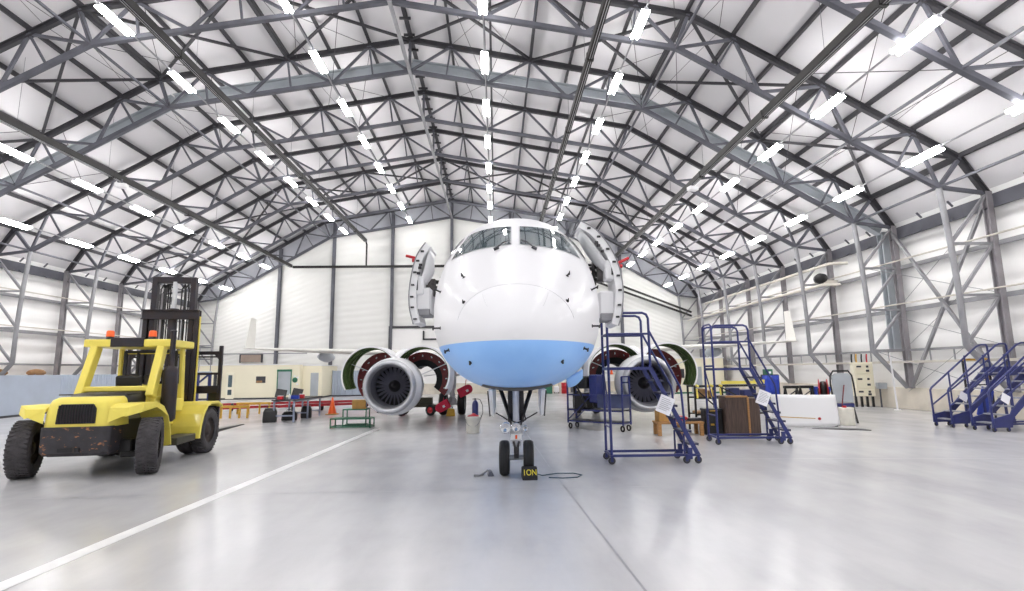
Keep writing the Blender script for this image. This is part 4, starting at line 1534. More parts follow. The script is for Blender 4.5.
# ------------------------------------------------------------ loose gear around the hangar
M['bucket_white'] = mat('dirty_white_plastic', rgb(226, 222, 210), 0.5, var=0.12, scale=7)
M['card'] = mat('brown_cardboard', rgb(196, 150, 84), 0.75, var=0.2, scale=5)
M['corr'] = mat('pale_blue_grey_sheet', rgb(182, 192, 208), 0.4, 0.25, var=0.1, scale=1.0)
M['sack'] = mat('brown_canvas', rgb(168, 130, 92), 0.9, var=0.35, scale=5, bump=0.4, bscale=8)
M['wallcream'] = mat('cabin_cream_panel', rgb(240, 233, 208), 0.5, var=0.04, scale=0.7)
M['towred'] = mat('towbar_red', rgb(172, 34, 46), 0.45, var=0.25, scale=4)
M['trestle'] = mat('ochre_yellow_paint', rgb(206, 160, 56), 0.5, var=0.25, scale=5)
M['greyblue'] = mat('grey_blue_metal', rgb(142, 150, 172), 0.4, 0.3, var=0.15, scale=6)
M['yellow_text'] = mat('yellow_stencil', rgb(232, 214, 60), 0.6)
M['teal'] = mat('teal_cord', rgb(52, 78, 92), 0.6)
M['panel_blue'] = mat('grey_blue_panel', rgb(66, 72, 104), 0.5, var=0.2, scale=4)
M['shutter_brown'] = mat('faded_brown_slats', rgb(150, 134, 122), 0.7, var=0.15, scale=3)
PM = Matrix.Translation((0.24, 6.4, 0)) @ Matrix.Rotation(-math.atan(0.045), 4, 'Z')


def boxes(name, m, parent, lst, bevel=0.01):
    mb = MB()
    for c2, d in lst:
        mb.box(c2, d)
    return mb.build(name, M[m], parent, bevel=bevel)


# bucket with a rag, gas bottle
t = thing('bucket', 'dirty white plastic bucket on the floor beneath the airliner nose', 'bucket', (-0.74, 16.87, 0))
MB().lathe([(0.001, 0.0), (0.19, 0.0), (0.2, 0.02), (0.218, 0.44), (0.235, 0.45), (0.232, 0.5), (0.222, 0.52), (0.20, 0.515), (0.19, 0.06), (0.001, 0.05)], 28).build('bucket_body', M['bucket_white'], t)
MB().tube([V((-0.235 * math.cos(a), -0.22 * math.sin(a) * 0.9, 0.47 - 0.26 * math.sin(a))) for a in [PI * i / 10 for i in range(11)]], 0.008, 6).build('handle', M['steel_light'], t)
rg = MB()
rg.grid(lambda u, v: V((-0.16 + 0.34 * u, -0.19 + 0.36 * v, 0.525 + 0.06 * math.sin(PI * u) * math.sin(PI * v) * (1 + 0.4 * math.sin(9 * u + 5 * v)))), 10, 10)
o = rg.build('rag', M['red'], None, loc=(-0.74, 16.87, 0), solid=0.012)
tag(o, 'crumpled red rag lying on top of the white bucket', 'rag')
t = thing('gas_bottle', 'slim dark blue gas bottle standing behind the white bucket', 'gas bottle', (-0.70, 17.7, 0))
MB().lathe([(0.001, 0), (0.1, 0), (0.105, 0.02), (0.105, 0.82), (0.085, 0.9), (0.045, 0.95), (0.03, 0.96), (0.001, 0.96)], 20).build('bottle_body', M['navy'], t)
vb = MB().cyl((0, 0, 0.95), (0, 0, 1.03), 0.025, 10)
vb.cyl((-0.09, 0, 1.0), (0.07, 0, 1.0), 0.014, 8)
vb.build('valve', M['darkgrey'], t)
MB().tube([(0.07, 0, 1.0), (0.16, 0, 0.98), (0.24, 0, 0.8), (0.25, 0, 0.55), (0.17, 0, 0.35), (0.12, 0.02, 0.3)], 0.011, 6).build('hose', M['rubber_clean'], t)

# red protective covers hung on the main gear, and a yellow chock between its wheels
for (px_, py_, pz_), rt, lab in (((-3.33, 16.85, 0.42), -0.5, 'pink red padded cover hanging low on the left main landing gear'), ((-2.36, 16.85, 1.08), -0.45, 'pink red padded cover hanging high on the left main landing gear')):
    t = thing('protective_cover', lab, 'protective cover', PM @ V((px_, py_, pz_)), -math.atan(0.045), 'red covers on the main landing gear')
    pts = [(-0.32, -0.2), (0.14, -0.2)] + [(0.14 + 0.2 * math.cos(a), 0.2 * math.sin(a)) for a in [-PI / 2 + PI * i / 8 for i in range(1, 8)]] + [(0.14, 0.2), (-0.32, 0.2)]
    c_, s_ = math.cos(rt + PI * (0 if pz_ > 0.8 else 1)), math.sin(rt + PI * (0 if pz_ > 0.8 else 1))
    MB().prism([(x * c_ - z * -s_ * 1, x * -s_ + z * c_) for x, z in pts], placed((0, 0.06, 0), (1, 0, 0), (0, 0, 1)), 0.14).build('cover_body', M['pink'], t, bevel=0.03, segs=2)
    MB().box((0.1 if pz_ > 0.8 else 0.05, -0.09, 0.0), (0.11, 0.01, 0.1), R=Matrix.Rotation(rt, 3, 'Y')).build('label_patch', M['paper'], t)
    MB().tube([(0, 0.03, 0.15), (0.0, 0.3, 0.4), (0.0, 0.5, 0.5)], 0.012, 6).build('lanyard', M['pink'], t)
t = thing('wheel_chock', 'yellow chock wedged between the left main wheels', 'wheel chock', PM @ V((-2.99, 16.85, 0)))
MB().prism([(-0.2, 0), (0.2, 0), (0.16, 0.3), (-0.1, 0.34)], placed((0, 0.12, 0), (1, 0, 0), (0, 0, 1)), 0.24).build('chock_block', M['trestle'], t, bevel=0.02)
MB().tube([(-0.08, 0, 0.3), (-0.05, 0, 0.42), (0.06, 0, 0.42), (0.1, 0, 0.3)], 0.014, 6).build('handle', M['black'], t)

# nose wheel chocks
t = thing('wheel_chock', 'black rubber chock with yellow stencilled lettering against the right nose wheel', 'wheel chock', (0.575, 9.68, 0), 0.02)
ck = MB()
ck.prism([(-0.13, 0), (0.16, 0), (0.16, 0.06), (0.08, 0.21), (-0.05, 0.21), (-0.13, 0.06)], placed((-0.135, 0, 0), (0, 1, 0), (0, 0, 1)), 0.27)
ck.build('chock_block', M['rubber_clean'], t, bevel=0.01)
fc = bpy.data.curves.new('chock_lettering', 'FONT')
fc.body = 'NO1'
fc.size = 0.14
fc.align_x = 'CENTER'
fc.align_y = 'CENTER'
fc.extrude = 0.002
fc.materials.append(M['yellow_text'])
ft = bpy.data.objects.new('lettering_source', fc)
C.objects.link(ft)
bpy.context.view_layer.update()
fme = bpy.data.meshes.new_from_object(ft.evaluated_get(bpy.context.evaluated_depsgraph_get()))
bpy.data.objects.remove(ft)
fo = bpy.data.objects.new('chock_lettering', fme)
C.objects.link(fo)
fo.parent = t
sl_ = math.atan2(0.15, 0.08)
fo.matrix_local = Matrix.Translation((0, -0.095, 0.135)) @ Matrix.Rotation(sl_, 4, 'X') @ Matrix.Rotation(PI, 4, 'Z') @ Matrix.Diagonal((0.85, 1.05, 1, 1))
MB().tube([(0.155, 0.0, 0.08), (0.25, 0.25, 0.008), (0.55, 0.42, 0.008), (0.85, 0.4, 0.008), (0.98, 0.22, 0.008), (0.86, 0.02, 0.008), (0.6, -0.02, 0.008), (0.35, 0.05, 0.008)], 0.008, 6).build('cord', M['teal'], t)
t = thing('rope_chock', 'small worn chock with a rope beside the left nose wheel', 'wheel chock', (-0.12, 10.06, 0), 0.1)
MB().prism([(-0.06, 0), (0.06, 0), (0.02, 0.09), (-0.03, 0.09)], placed((0.0, -0.1, 0), (1, 0, 0), (0, 0, 1)), -0.2).build('chock_block', M['steel'], t, bevel=0.01)
MB().tube([(-0.05, 0, 0.1), (-0.12, -0.04, 0.06), (-0.2, -0.03, 0.02), (-0.3, -0.06, 0.018), (-0.24, 0.0, 0.018), (-0.12, 0.03, 0.02)], 0.018, 6).build('rope', M['steel_light'], t)

# tool trolley behind the near steps
t = thing('tool_trolley', 'dark blue tool trolley with tall frames between the airliner wheels and near steps', 'trolley', (2.36, 17.65, 0), -0.72)
fr_ = MB()
Lx, Wy = 2.0, 0.5
for x in (0, Lx):
    for y in (0, Wy):
        fr_.beam((x, y, 0.2), (x, y, 1.75 if x == 0 else 1.68), 0.045)
for y in (0, Wy):
    for z in (0.26, 0.62, 1.1):
        fr_.beam((0, y, z), (Lx, y, z), 0.04)
    fr_.beam((0, y, 0.3), (0.9, y, 1.1), 0.03)
for x in (0, Lx):
    for z in (0.26, 1.1, 1.5, 1.68):
        fr_.beam((x, 0, z), (x, Wy, z), 0.04)
fr_.build('frame', M['navy'], t)
boxes('side_panel', 'panel_blue', t, [((1.55, -0.01, 0.92), (0.85, 0.02, 0.42)), ((Lx, Wy / 2, 0.92), (0.02, Wy, 0.42))])
boxes('shelf', 'darkgrey', t, [((Lx / 2, Wy / 2, 0.28), (Lx, Wy, 0.03)), ((Lx / 2, Wy / 2, 0.64), (Lx, Wy, 0.03))])
boxes('tool_bin', 'navy', t, [((0.95, Wy / 2, 1.3), (0.3, 0.44, 0.9))], 0.03)
boxes('machine_unit', 'black', t, [((0.45, 0.25, 0.9), (0.5, 0.42, 0.5)), ((0.5, 0.25, 1.5), (0.4, 0.4, 0.4))], 0.04)
MB().tube([(0.2, 0.1, 1.1), (0.3, -0.05, 1.5), (0.5, -0.03, 1.2), (0.7, -0.06, 0.8), (0.4, -0.05, 0.55)], 0.03, 8).build('hose', M['black'], t)
for x in (0.05, Lx - 0.05):
    for y in (0.05, Wy - 0.05):
        MB().add(*(lambda q: (q.v, q.f))(tyre((x, y, 0.1), 0.1, 0.05, (0.4, 1, 0), 16)), True).build('caster', M['rubber_clean'], t)
MB().cyl((1.5, 0.3, 1.75), (1.5, 0.3, 1.95), 0.05, 10, 0.02).build('orange_cap', M['orange'], t)

# low ground cart under the left engine
t = thing('ground_cart', 'low olive ground cart with dark red wheels behind the left engine', 'cart', (-4.5, 23.6, 0), 0.05)
boxes('cart_bed', 'olive', t, [((0.95, 0.5, 0.42), (1.9, 0.9, 0.1)), ((1.3, 0.5, 0.62), (0.7, 0.6, 0.3))], 0.02)
for x in (0.35, 1.6):
    for y in (0.02, 0.98):
        w0 = tyre((x, y, 0.24), 0.24, 0.14, (0.5, 1, 0), 20).build('wheel', M['rubber_clean'], t)
        hub((x, y, 0.24), 0.24, 0.13, (0.5, 1, 0), 14).build('wheel_hub', M['red'], w0)
MB().tube([(0, 0.5, 0.4), (-0.5, 0.5, 0.2), (-0.8, 0.5, 0.15)], 0.025, 8).build('drawbar', M['black'], t)

# work table with folded instruments
t = thing('work_table', 'black topped work table with grey blue legs in front of the cream cabin', 'table', (-8.9, 21.55, 0), 0.0)
boxes('table_top', 'black', t, [((0.45, 1.6, 0.86), (0.95, 3.3, 0.05))])
for x in (0.06, 0.84):
    for y in (0.05, 1.6, 3.15):
        MB().beam((x, y, 0), (x, y, 0.84), 0.06).build('leg', M['greyblue'], t)
lr = MB()
for y in (0.05, 1.6, 3.15):
    lr.beam((0.06, y, 0.25), (0.84, y, 0.25), 0.05)
for x in (0.06, 0.84):
    lr.beam((x, 0.05, 0.8), (x, 3.15, 0.8), 0.05)
lr.build('frame_rail', M['greyblue'], t)
for i, (x, y, rz, lab) in enumerate(((-8.72, 21.95, 0.35, 'open black laptop at the near end of the work table'), (-8.4, 22.75, 0.15, 'open black laptop farther along the work table'))):
    l = thing('laptop', lab, 'laptop', (x, y, 0.885), rz, 'laptops on the work table')
    boxes('keyboard_base', 'darkgrey', l, [((0, 0, 0.015), (0.42, 0.3, 0.03))], 0.005)
    MB().box((-0.02, 0.22, 0.22), (0.42, 0.03, 0.36), R=Matrix.Rotation(-0.35, 3, 'X') @ Matrix.Rotation(0.18, 3, 'Y')).build('screen_lid', M['black'], l, bevel=0.01)
for (x, y), d, m, lab in (((-8.62, 21.62), (0.22, 0.14, 0.13), 'red', 'small red and white box on the near end of the work table'), ((-8.18, 22.0), (0.3, 0.2, 0.14), 'blue', 'blue case lying on the work table'),
                          ((-8.1, 22.5), (0.2, 0.16, 0.16), 'red', 'red box beside the farther laptop'), ((-8.3, 21.72), (0.1, 0.1, 0.24), 'white', 'white bottle standing on the work table')):
    o = thing('tool_box' if d[2] < 0.2 else 'bottle', lab, 'box' if d[2] < 0.2 else 'bottle', (x, y, 0.885))
    if d[2] < 0.2:
        boxes('box_body', m, o, [((0, 0, d[2] / 2), d)], 0.015)
        boxes('box_lid', 'white' if m == 'red' else 'navy', o, [((0, 0, d[2] + 0.012), (d[0] * 0.9, d[1] * 0.9, 0.02))], 0.006)
    else:
        MB().lathe([(0.001, 0), (0.045, 0), (0.045, 0.15), (0.02, 0.19), (0.02, 0.23), (0.001, 0.23)], 14).build('bottle_body', M['white'], o)
for (x, y), d, lab in (((-9.05, 21.75), (0.5, 0.55, 0.55), 'black equipment bag under the near end of the work table'), ((-8.3, 23.7), (0.45, 0.5, 0.5), 'black equipment bag under the far end of the work table'), ((-8.6, 22.6), (0.6, 0.5, 0.35), 'black crate under the middle of the work table')):
    o = thing('equipment_bag', lab, 'bag', (x, y, 0), 0.3, 'black bags under the work table')
    MB().loft([[V((a * d[0] / 2 * k, b2 * d[1] / 2 * k, z * d[2])) for a, b2 in ((-1, -1), (1, -1), (1, 1), (-1, 1))] for z, k in ((0, 0.95), (0.15, 1.0), (0.75, 0.95), (1.0, 0.7))], caps=True, smooth=False).build('bag_body', M['black'], o, bevel=0.04, segs=2)
    MB().tube([(-0.12, 0, d[2]), (-0.1, 0, d[2] + 0.08), (0.1, 0, d[2] + 0.08), (0.12, 0, d[2])], 0.012, 6).build('handle', M['darkgrey'], o)

# green two step stand with a carton
t = thing('step_stand', 'green metal two level step stand in front of the left engine', 'step stand', (-5.78, 18.9, 0), -0.02)
for (x0, x1, y0, y1, z) in ((0, 1.38, 0.0, 0.55, 0.32), (0.28, 1.1, 0.5, 1.0, 0.6)):
    f = MB()
    for x in (x0, x1):
        for y in (y0, y1):
            f.beam((x, y, 0), (x, y, z), 0.035)
    for zz in (z, 0.05):
        f.beam((x0, y0, zz), (x1, y0, zz), 0.04)
        f.beam((x0, y1, zz), (x1, y1, zz), 0.04)
        f.beam((x0, y0, zz), (x0, y1, zz), 0.04)
        f.beam((x1, y0, zz), (x1, y1, zz), 0.04)
    f.build('step_frame', M['green'], t)
    MB().box(((x0 + x1) / 2, (y0 + y1) / 2, z + 0.005), (x1 - x0 - 0.05, y1 - y0 - 0.05, 0.015)).build('step_deck', M['green'], t)
t = thing('cardboard_carton', 'brown carton sitting on the upper level of the green step stand', 'carton', (-4.98, 19.66, 0.613), 0.12)
boxes('carton_body', 'card', t, [((0, 0, 0.16), (0.48, 0.4, 0.32))], 0.008)
boxes('carton_flap', 'darkgrey', t, [((0.245, 0, 0.17), (0.012, 0.36, 0.24))], 0.003)

# cone
t = thing('traffic_cone', 'orange traffic cone standing left of the green step stand', 'traffic cone', (-7.7, 25.4, 0))
MB().lathe([(0.19, 0.03), (0.03, 0.78), (0.001, 0.79)], 20).build('cone_body', M['orange'], t)
boxes('cone_base', 'trestle', t, [((0, 0, 0.018), (0.5, 0.5, 0.035))])
# red tow bars on yellow trestles
for (a, b2, lab) in (((-13.6, 25.2, 0.34), (-8.4, 28.6, 0.30), 'long red tow bar lying between the work table and the cabin, nearer one'), ((-15.0, 28.6, 0.34), (-6.4, 31.6, 0.30), 'long red tow bar closest to the cabin'), ((-10.6, 26.3, 0.34), (-5.0, 29.6, 0.30), 'long red tow bar passing behind the traffic cone')):
    t = thing('tow_bar', lab, 'tow bar', (0, 0, 0), 0, 'red tow bars')
    a, b2 = V(a), V(b2)
    mb = MB()
    mb.beam(a, b2, 0.12, 0.12)
    mb.beam(a + V((0, 0.3, 0)), b2 + V((-0.4, 0.3, 0)), 0.08)
    mb.build('bar_tube', M['towred'], t)
    for q in (0.12, 0.88):
        p = a.lerp(b2, q)
        tyre((p.x, p.y - 0.2, 0.2), 0.2, 0.12, b2 - a, 16).build('wheel', M['rubber_clean'], t)
        MB().beam((p.x, p.y - 0.2, 0.2), p, 0.06).build('wheel_arm', M['towred'], t)
for (x, y, L, lab) in ((-12.15, 23.95, 1.25, 'low ochre trestle to the right of the forklift'), (-12.6, 26.4, 1.6, 'low ochre trestle behind the other trestle')):
    t = thing('trestle', lab, 'trestle', (x, y, 0), 0.03, 'ochre trestles')
    MB().box((L / 2, 0, 0.5), (L, 0.14, 0.1)).build('trestle_beam', M['trestle'], t)
    for xx in (0.06, L * 0.36, L * 0.68, L - 0.06):
        MB().beam((xx, -0.02, 0), (xx, 0, 0.46), 0.07).build('leg', M['trestle'], t)

# cream cabin at the left end of the gable wall
t = thing('site_cabin', 'cream site cabin with a roller shutter against the gable wall on the left', 'cabin', (-23.2, 41.6, 0))
boxes('cabin_wall', 'wallcream', t, [((4.0, 2.3, 1.3), (8.0, 4.6, 2.6)), ((8.75, 2.6, 1.25), (1.5, 4.0, 2.5))], 0.02)
boxes('cabin_roof', 'white', t, [((4.0, 2.3, 2.63), (8.1, 4.7, 0.07)), ((8.75, 2.6, 2.53), (1.6, 4.1, 0.06))], 0.01)
boxes('cabin_plinth', 'darkgrey', t, [((4.0, 2.3, 0.06), (8.04, 4.64, 0.12)), ((8.75, 2.6, 0.06), (1.52, 4.04, 0.12))])
sh = boxes('shutter', 'galv', t, [((6.85, -0.02, 1.2), (0.95, 0.05, 1.8))])
boxes('shutter_frame', 'green', sh, [((6.85, -0.05, 2.16), (1.12, 0.12, 0.16)), ((6.33, -0.04, 1.2), (0.06, 0.08, 1.84)), ((7.37, -0.04, 1.2), (0.06, 0.08, 1.84))])
wd = boxes('cabin_window', 'darkgrey', t, [((5.05, -0.015, 1.48), (0.72, 0.04, 0.5))])
boxes('window_blind', 'sack', wd, [((4.95, -0.03, 1.33), (0.45, 0.03, 0.16))], 0.003)
dr_ = boxes('cabin_door', 'cream', t, [((2.75, -0.02, 1.05), (0.62, 0.05, 2.0))])
boxes('door_glass', 'win', dr_, [((2.75, -0.05, 1.4), (0.3, 0.02, 0.9)), ((2.75, -0.05, 0.55), (0.3, 0.02, 0.4))], 0.004)
boxes('narrow_window', 'darkgrey', t, [((1.6, -0.02, 1.3), (0.25, 0.05, 1.5))])
boxes('side_door', 'galv', t, [((8.95, 0.58, 1.0), (0.6, 0.05, 1.9))])
sg_ = MB().lathe([(0.001, 0.0), (0.2, 0.0), (0.2, 0.03), (0.001, 0.03)], 20, zto((7.66, -0.0, 1.42), (0, -1, 0)))
sg_.build('round_green_sign', M['green'], t)
boxes('notice', 'paper', t, [((7.62, -0.015, 1.72), (0.16, 0.02, 0.07)), ((7.84, -0.015, 1.62), (0.14, 0.02, 0.1)), ((7.84, -0.015, 1.1), (0.14, 0.02, 0.1))], 0.003)
# brown shutter on the gable wall above it
t = thing('wall_shutter', 'brown framed shutter on the gable wall above the cream cabin', 'shutter', (-21.2, 46.45, 3.25))
boxes('shutter_panel', 'shutter_brown', t, [((0, 0, 0), (1.75, 0.08, 0.62))])
boxes('shutter_frame', 'darkgrey', t, [((-0.92, 0, 0), (0.12, 0.12, 0.72)), ((0.92, 0, 0), (0.12, 0.12, 0.72)), ((0, 0, 0.36), (1.9, 0.12, 0.1))])
tag(boxes('wall_rail', 'steel_light', None, [((-20.4, 46.4, 3.66), (8, 0.08, 0.1))]), 'grey rail along the gable wall above the brown shutter', 'rail')
# corrugated screen beside the cabin
def corrugated(name, label, cat, p, q, h, pitch=0.22, amp=0.03, m='corr', flat=None):
    p, q = V(p), V(q)
    d = q - p
    L = d.length
    d = unit(d)
    nrm = V((d.y, -d.x, 0))
    t = thing(name, label, cat, (0, 0, 0))
    n = int(L / pitch * 4)
    mb = MB()
    rows = []
    for z in (0.04, h):
        rows.append([p + d * (L * i / n) + nrm * (amp * (1 if (i % 4) in (0, 1) else -1) * (0 if flat and L * i / n < flat else 1)) + V((0, 0, z)) for i in range(n + 1)])
    mb.loft(rows, ring_closed=False, smooth=False)
    mb.build('sheeting', M[m], t, solid=0.015)
    k = max(2, int(L / 2.8))
    for i in range(k + 1):
        pp = p + d * (L * i / k) - nrm * 0.08
        MB().beam(pp, pp + V((0, 0, h + 0.03)), 0.06).build('fence_post', M['greyblue'], t)
    MB().beam(p + nrm * 0.05 + V((0, 0, 0.05)), q + nrm * 0.05 + V((0, 0, 0.05)), 0.06, 0.1).build('kick_board', M['darkgrey'], t)
    return t


corrugated('sheet_screen', 'grey corrugated sheet screen standing right of the cream cabin', 'screen', (-13.6, 44.6, 0), (-11.0, 44.9, 0), 2.1)
corrugated('sheet_fence', 'pale blue grey corrugated fence along the left wall behind the forklift', 'fence', (-23.2, 24.6, 0), (-24.2, 37.5, 0), 2.0, flat=5.0)
t = thing('storage_rack', 'low storage rack standing behind the corrugated fence', 'rack', (-25.35, 31.0, 0))
boxes('rack_deck', 'sack', t, [((0, 0, 1.9), (0.9, 9.0, 0.08)), ((0, 0, 0.9), (0.9, 9.0, 0.08))])
for y in (-4.4, 0, 4.4):
    for x in (-0.4, 0.4):
        MB().beam((x, y, 0), (x, y, 1.88), 0.07).build('rack_post', M['greyblue'], t)
for (y, w_, lab) in ((27.7, 0.9, 'brown canvas bundle on the rack above the fence, nearest the left edge'), (30.0, 0.95, 'brown canvas bundle on the rack above the middle of the fence')):
    mb = MB()
    rr5 = []
    for i in range(9):
        tt = i / 8
        k = math.sin(PI * (0.08 + 0.84 * tt)) ** 0.5
        rr5.append([V((0.3 * k * math.cos(a), -w_ / 2 + w_ * tt, 0.18 + 0.19 * k * math.sin(a) * (1.15 if math.sin(a) > 0 else 0.94))) for a in [2 * PI * j / 12 for j in range(12)]])
    mb.loft(rr5, caps=True)
    o = mb.build('canvas_bundle', M['sack'], None, loc=(-25.3, y, 1.94))
    tag(o, lab, 'bundle', 'canvas bundles on the rack')

# blue gantry platform beyond the forklift
t = thing('work_platform', 'blue work platform with thin grey rails beyond the forklift mast', 'work platform', (-12.2, 19.9, 0), 0.05)
f = MB()
for x in (0, 1.2):
    for y in (0, 0.9):
        f.beam((x, y, 0.08), (x, y, 1.95), 0.09)
for y in (0, 0.9):
    f.beam((0, y, 1.95), (1.2, y, 1.95), 0.1, 0.12)
    f.beam((0, y, 0.9), (1.2, y, 1.95), 0.06)
    f.beam((0, y, 0.2), (1.2, y, 0.2), 0.08)
f.build('frame', M['navy'], t)
boxes('deck', 'corr', t, [((0.6, 0.45, 2.0), (1.3, 1.0, 0.06))])
g = MB()
for x in (0, 0.6, 1.2):
    for y in (0, 0.9):
        g.tube([(x, y, 2.0), (x, y, 2.95)], 0.02, 6)
for z in (2.5, 2.95):
    g.tube([(0, 0, z), (1.2, 0, z), (1.2, 0.9, z), (0, 0.9, z)], 0.02, 6, closed=True)
g.build('guard_rail', M['steel_light'], t)
for x in (0, 1.2):
    for y in (0, 0.9):
        MB().cyl((x, y, 0), (x, y, 0.09), 0.09, 12).build('foot', M['darkgrey'], t)

# ---- right side of the hall
t = thing('cowl_shell', 'large white curved engine cowl panel standing on the floor on the right', 'cowl panel', (10.02, 17.6, 0), -0.12)
mb = MB()
R_ = 2.6


def cw_pt(u, v, off=0.0):
    a = math.radians(-112 + 46 * u)
    r = R_ + off - 0.04 * v
    x = r * math.cos(a) + 0.12
    x += 0.08 * (u - 0.5) * (1 - v) - 0.14
    return V((x, r * math.sin(a) + 1.9, 0.02 + v * (1.02 - 0.03 * u) + 0.05 * max(0, u - 0.9) * 10 * (1 - v)))


mb.grid(lambda u, v: cw_pt(u, v), 24, 8)
mb.build('cowl_skin', M['white'], t, solid=0.05)
st = MB()
st.grid(lambda u, v: cw_pt(0.05 + 0.55 * u, 0.3 - 0.05 * u + 0.022 * v, 0.034), 16, 1)
st.build('yellow_stripe', M['trestle'], t)
p = cw_pt(0.66, 0.25, 0.03)
MB().cyl(p, p + V((0.0, -0.02, 0)), 0.045, 12).build('red_mark', M['red'], t)
boxes('foot_pad', 'darkgrey', t, [((0.98, -0.45, 0.06), (0.08, 0.08, 0.12))])
t = thing('drum', 'tall off white plastic drum beside the white cowl panel', 'drum', (11.52, 17.35, 0))
MB().lathe([(0.001, 0), (0.21, 0), (0.225, 0.03), (0.235, 0.3), (0.225, 0.5), (0.23, 0.56), (0.21, 0.57), (0.001, 0.565)], 26).build('drum_body', M['bucket_white'], t)
MB().cyl((-0.06, -0.02, 0.565), (-0.06, -0.02, 0.63), 0.06, 12).build('red_cap', M['red'], t)
o = MB().prism([(-0.9, 0.3), (-0.2, -0.15), (0.45, -0.45), (0.5, 0.0), (0.0, 0.2)], Matrix.Translation((10.75, 16.25, 0.002)), 0.012).build('rubber_mat', M['darkgrey'])
tag(o, 'thin dark rubber mat on the floor beside the white cowl panel', 'mat')
# grey panel on a stand
t = thing('display_board', 'grey board in a rounded black frame standing behind the white drum', 'board', (11.95, 18.1, 0), -0.1)
pts = [(-0.33, 0.68), (0.33, 0.68), (0.33, 1.55), (0.24, 1.68), (-0.24, 1.68), (-0.33, 1.55)]
MB().prism(pts, placed((0, 0.0, 0), (1, 0, 0), (0, 0, 1)), 0.05).build('board_face', M['galv'], t, bevel=0.02)
MB().tube([V((-0.33, -0.01, 0.75)), V((-0.37, 0, 1.3)), V((-0.36, 0, 1.6)), V((-0.25, 0, 1.76)), V((0.25, 0, 1.76)), V((0.36, 0, 1.6)), V((0.4, 0, 1.3)), V((0.44, 0.02, 0.75))], 0.028, 8).build('board_frame', M['black'], t)
boxes('blue_base', 'navy', t, [((0.06, 0.0, 0.6), (0.55, 0.12, 0.12))])
for x in (-0.28, 0.3):
    MB().beam((x, 0.25, 0), (x, 0.02, 0.66), 0.05).build('leg', M['black'], t)
    MB().beam((x, -0.2, 0), (x, 0.0, 0.62), 0.05).build('leg', M['black'], t)
o = MB().cyl((11.72, 17.85, 0.55), (11.98, 18.02, 1.28), 0.018, 8)
o.cyl((11.71, 17.84, 0.53), (11.72, 17.85, 0.57), 0.024, 8)
o = o.build('wooden_stick', M['dark_red'])
tag(o, 'thin reddish stick leaning on the grey board', 'stick')
t = thing('hose_reel', 'red hose reel standing left of the grey board', 'hose reel', (11.85, 19.0, 0), -0.5)
for x in (-0.13, 0.13):
    MB().lathe([(0.001, -0.012), (0.34, -0.012), (0.36, 0.0), (0.34, 0.012), (0.001, 0.012)], 24, zto((x, 0, 1.12), (1, 0, 0))).build('reel_flange', M['red'], t)
MB().lathe([(0.12, -0.11), (0.26, -0.09), (0.28, 0.0), (0.26, 0.09), (0.12, 0.11)], 20, zto((0, 0, 1.12), (1, 0, 0))).build('hose', M['black'], t)
s2 = MB()
for x in (-0.17, 0.17):
    s2.beam((x, -0.25, 0), (x, 0, 1.12), 0.04)
    s2.beam((x, 0.25, 0), (x, 0, 1.12), 0.04)
s2.beam((-0.17, 0, 1.12), (0.17, 0, 1.12), 0.04)
s2.build('reel_stand', M['black'], t)
# electrical cabinet
t = thing('switch_cabinet', 'cream electrical cabinet on dark legs against the right wall', 'cabinet', (17.55, 25.0, 0), -0.25)
boxes('cabinet_body', 'cream', t, [((0, 0, 1.3), (0.82, 0.45, 1.6))], 0.02)
for z, w_, h_ in ((1.8, 0.74, 0.5), (1.18, 0.74, 0.66), (0.66, 0.74, 0.3)):
    d_ = boxes('cabinet_door', 'wallcream', t, [((0, -0.235, z), (w_, 0.03, h_))], 0.012)
    boxes('meter', 'darkgrey', d_, [((-0.2, -0.255, z + h_ * 0.2), (0.2, 0.015, 0.08)), ((0.16, -0.255, z + h_ * 0.2), (0.1, 0.015, 0.1)), ((0.16, -0.255, z - h_ * 0.2), (0.14, 0.015, 0.1))], 0.003)
for x in (-0.36, -0.12, 0.12, 0.36):
    MB().beam((x, 0.0, 0), (x, 0, 0.5), 0.09, 0.09).build('leg', M['black'], t)
for x, m in ((-0.35, 'black'), (-0.15, 'trestle'), (0.08, 'black'), (0.3, 'red')):
    MB().tube([(x, 0.1, 2.1), (x, 0.1, 2.3), (x + 0.02, 0.1, 2.5)], 0.035, 8).build('cable', M[m], t)
t = thing('junction_box', 'grey wall box on a bracket to the right of the electrical cabinet', 'junction box', (17.74, 24.6, 0), -0.1)
boxes('box_body', 'galv', t, [((0.32, -0.1, 1.0), (0.38, 0.26, 0.28))], 0.015)
boxes('bracket', 'steel', t, [((0.3, 0.0, 0.6), (0.06, 0.06, 0.5)), ((0.3, 0.0, 0.4), (0.06, 0.06, 0.8))])
o = MB().cyl((17.5, 22.9, 0.0), (17.2, 22.6, 2.45), 0.035, 10)
o.lathe([(0.001, 0), (0.13, 0), (0.12, 0.02), (0.04, 0.03), (0.001, 0.03)], 14, Matrix.Translation((17.5, 22.9, 0)))
tag(o.build('white_pole', M['white']), 'thin white pole leaning against the rail right of the electrical cabinet', 'pole')
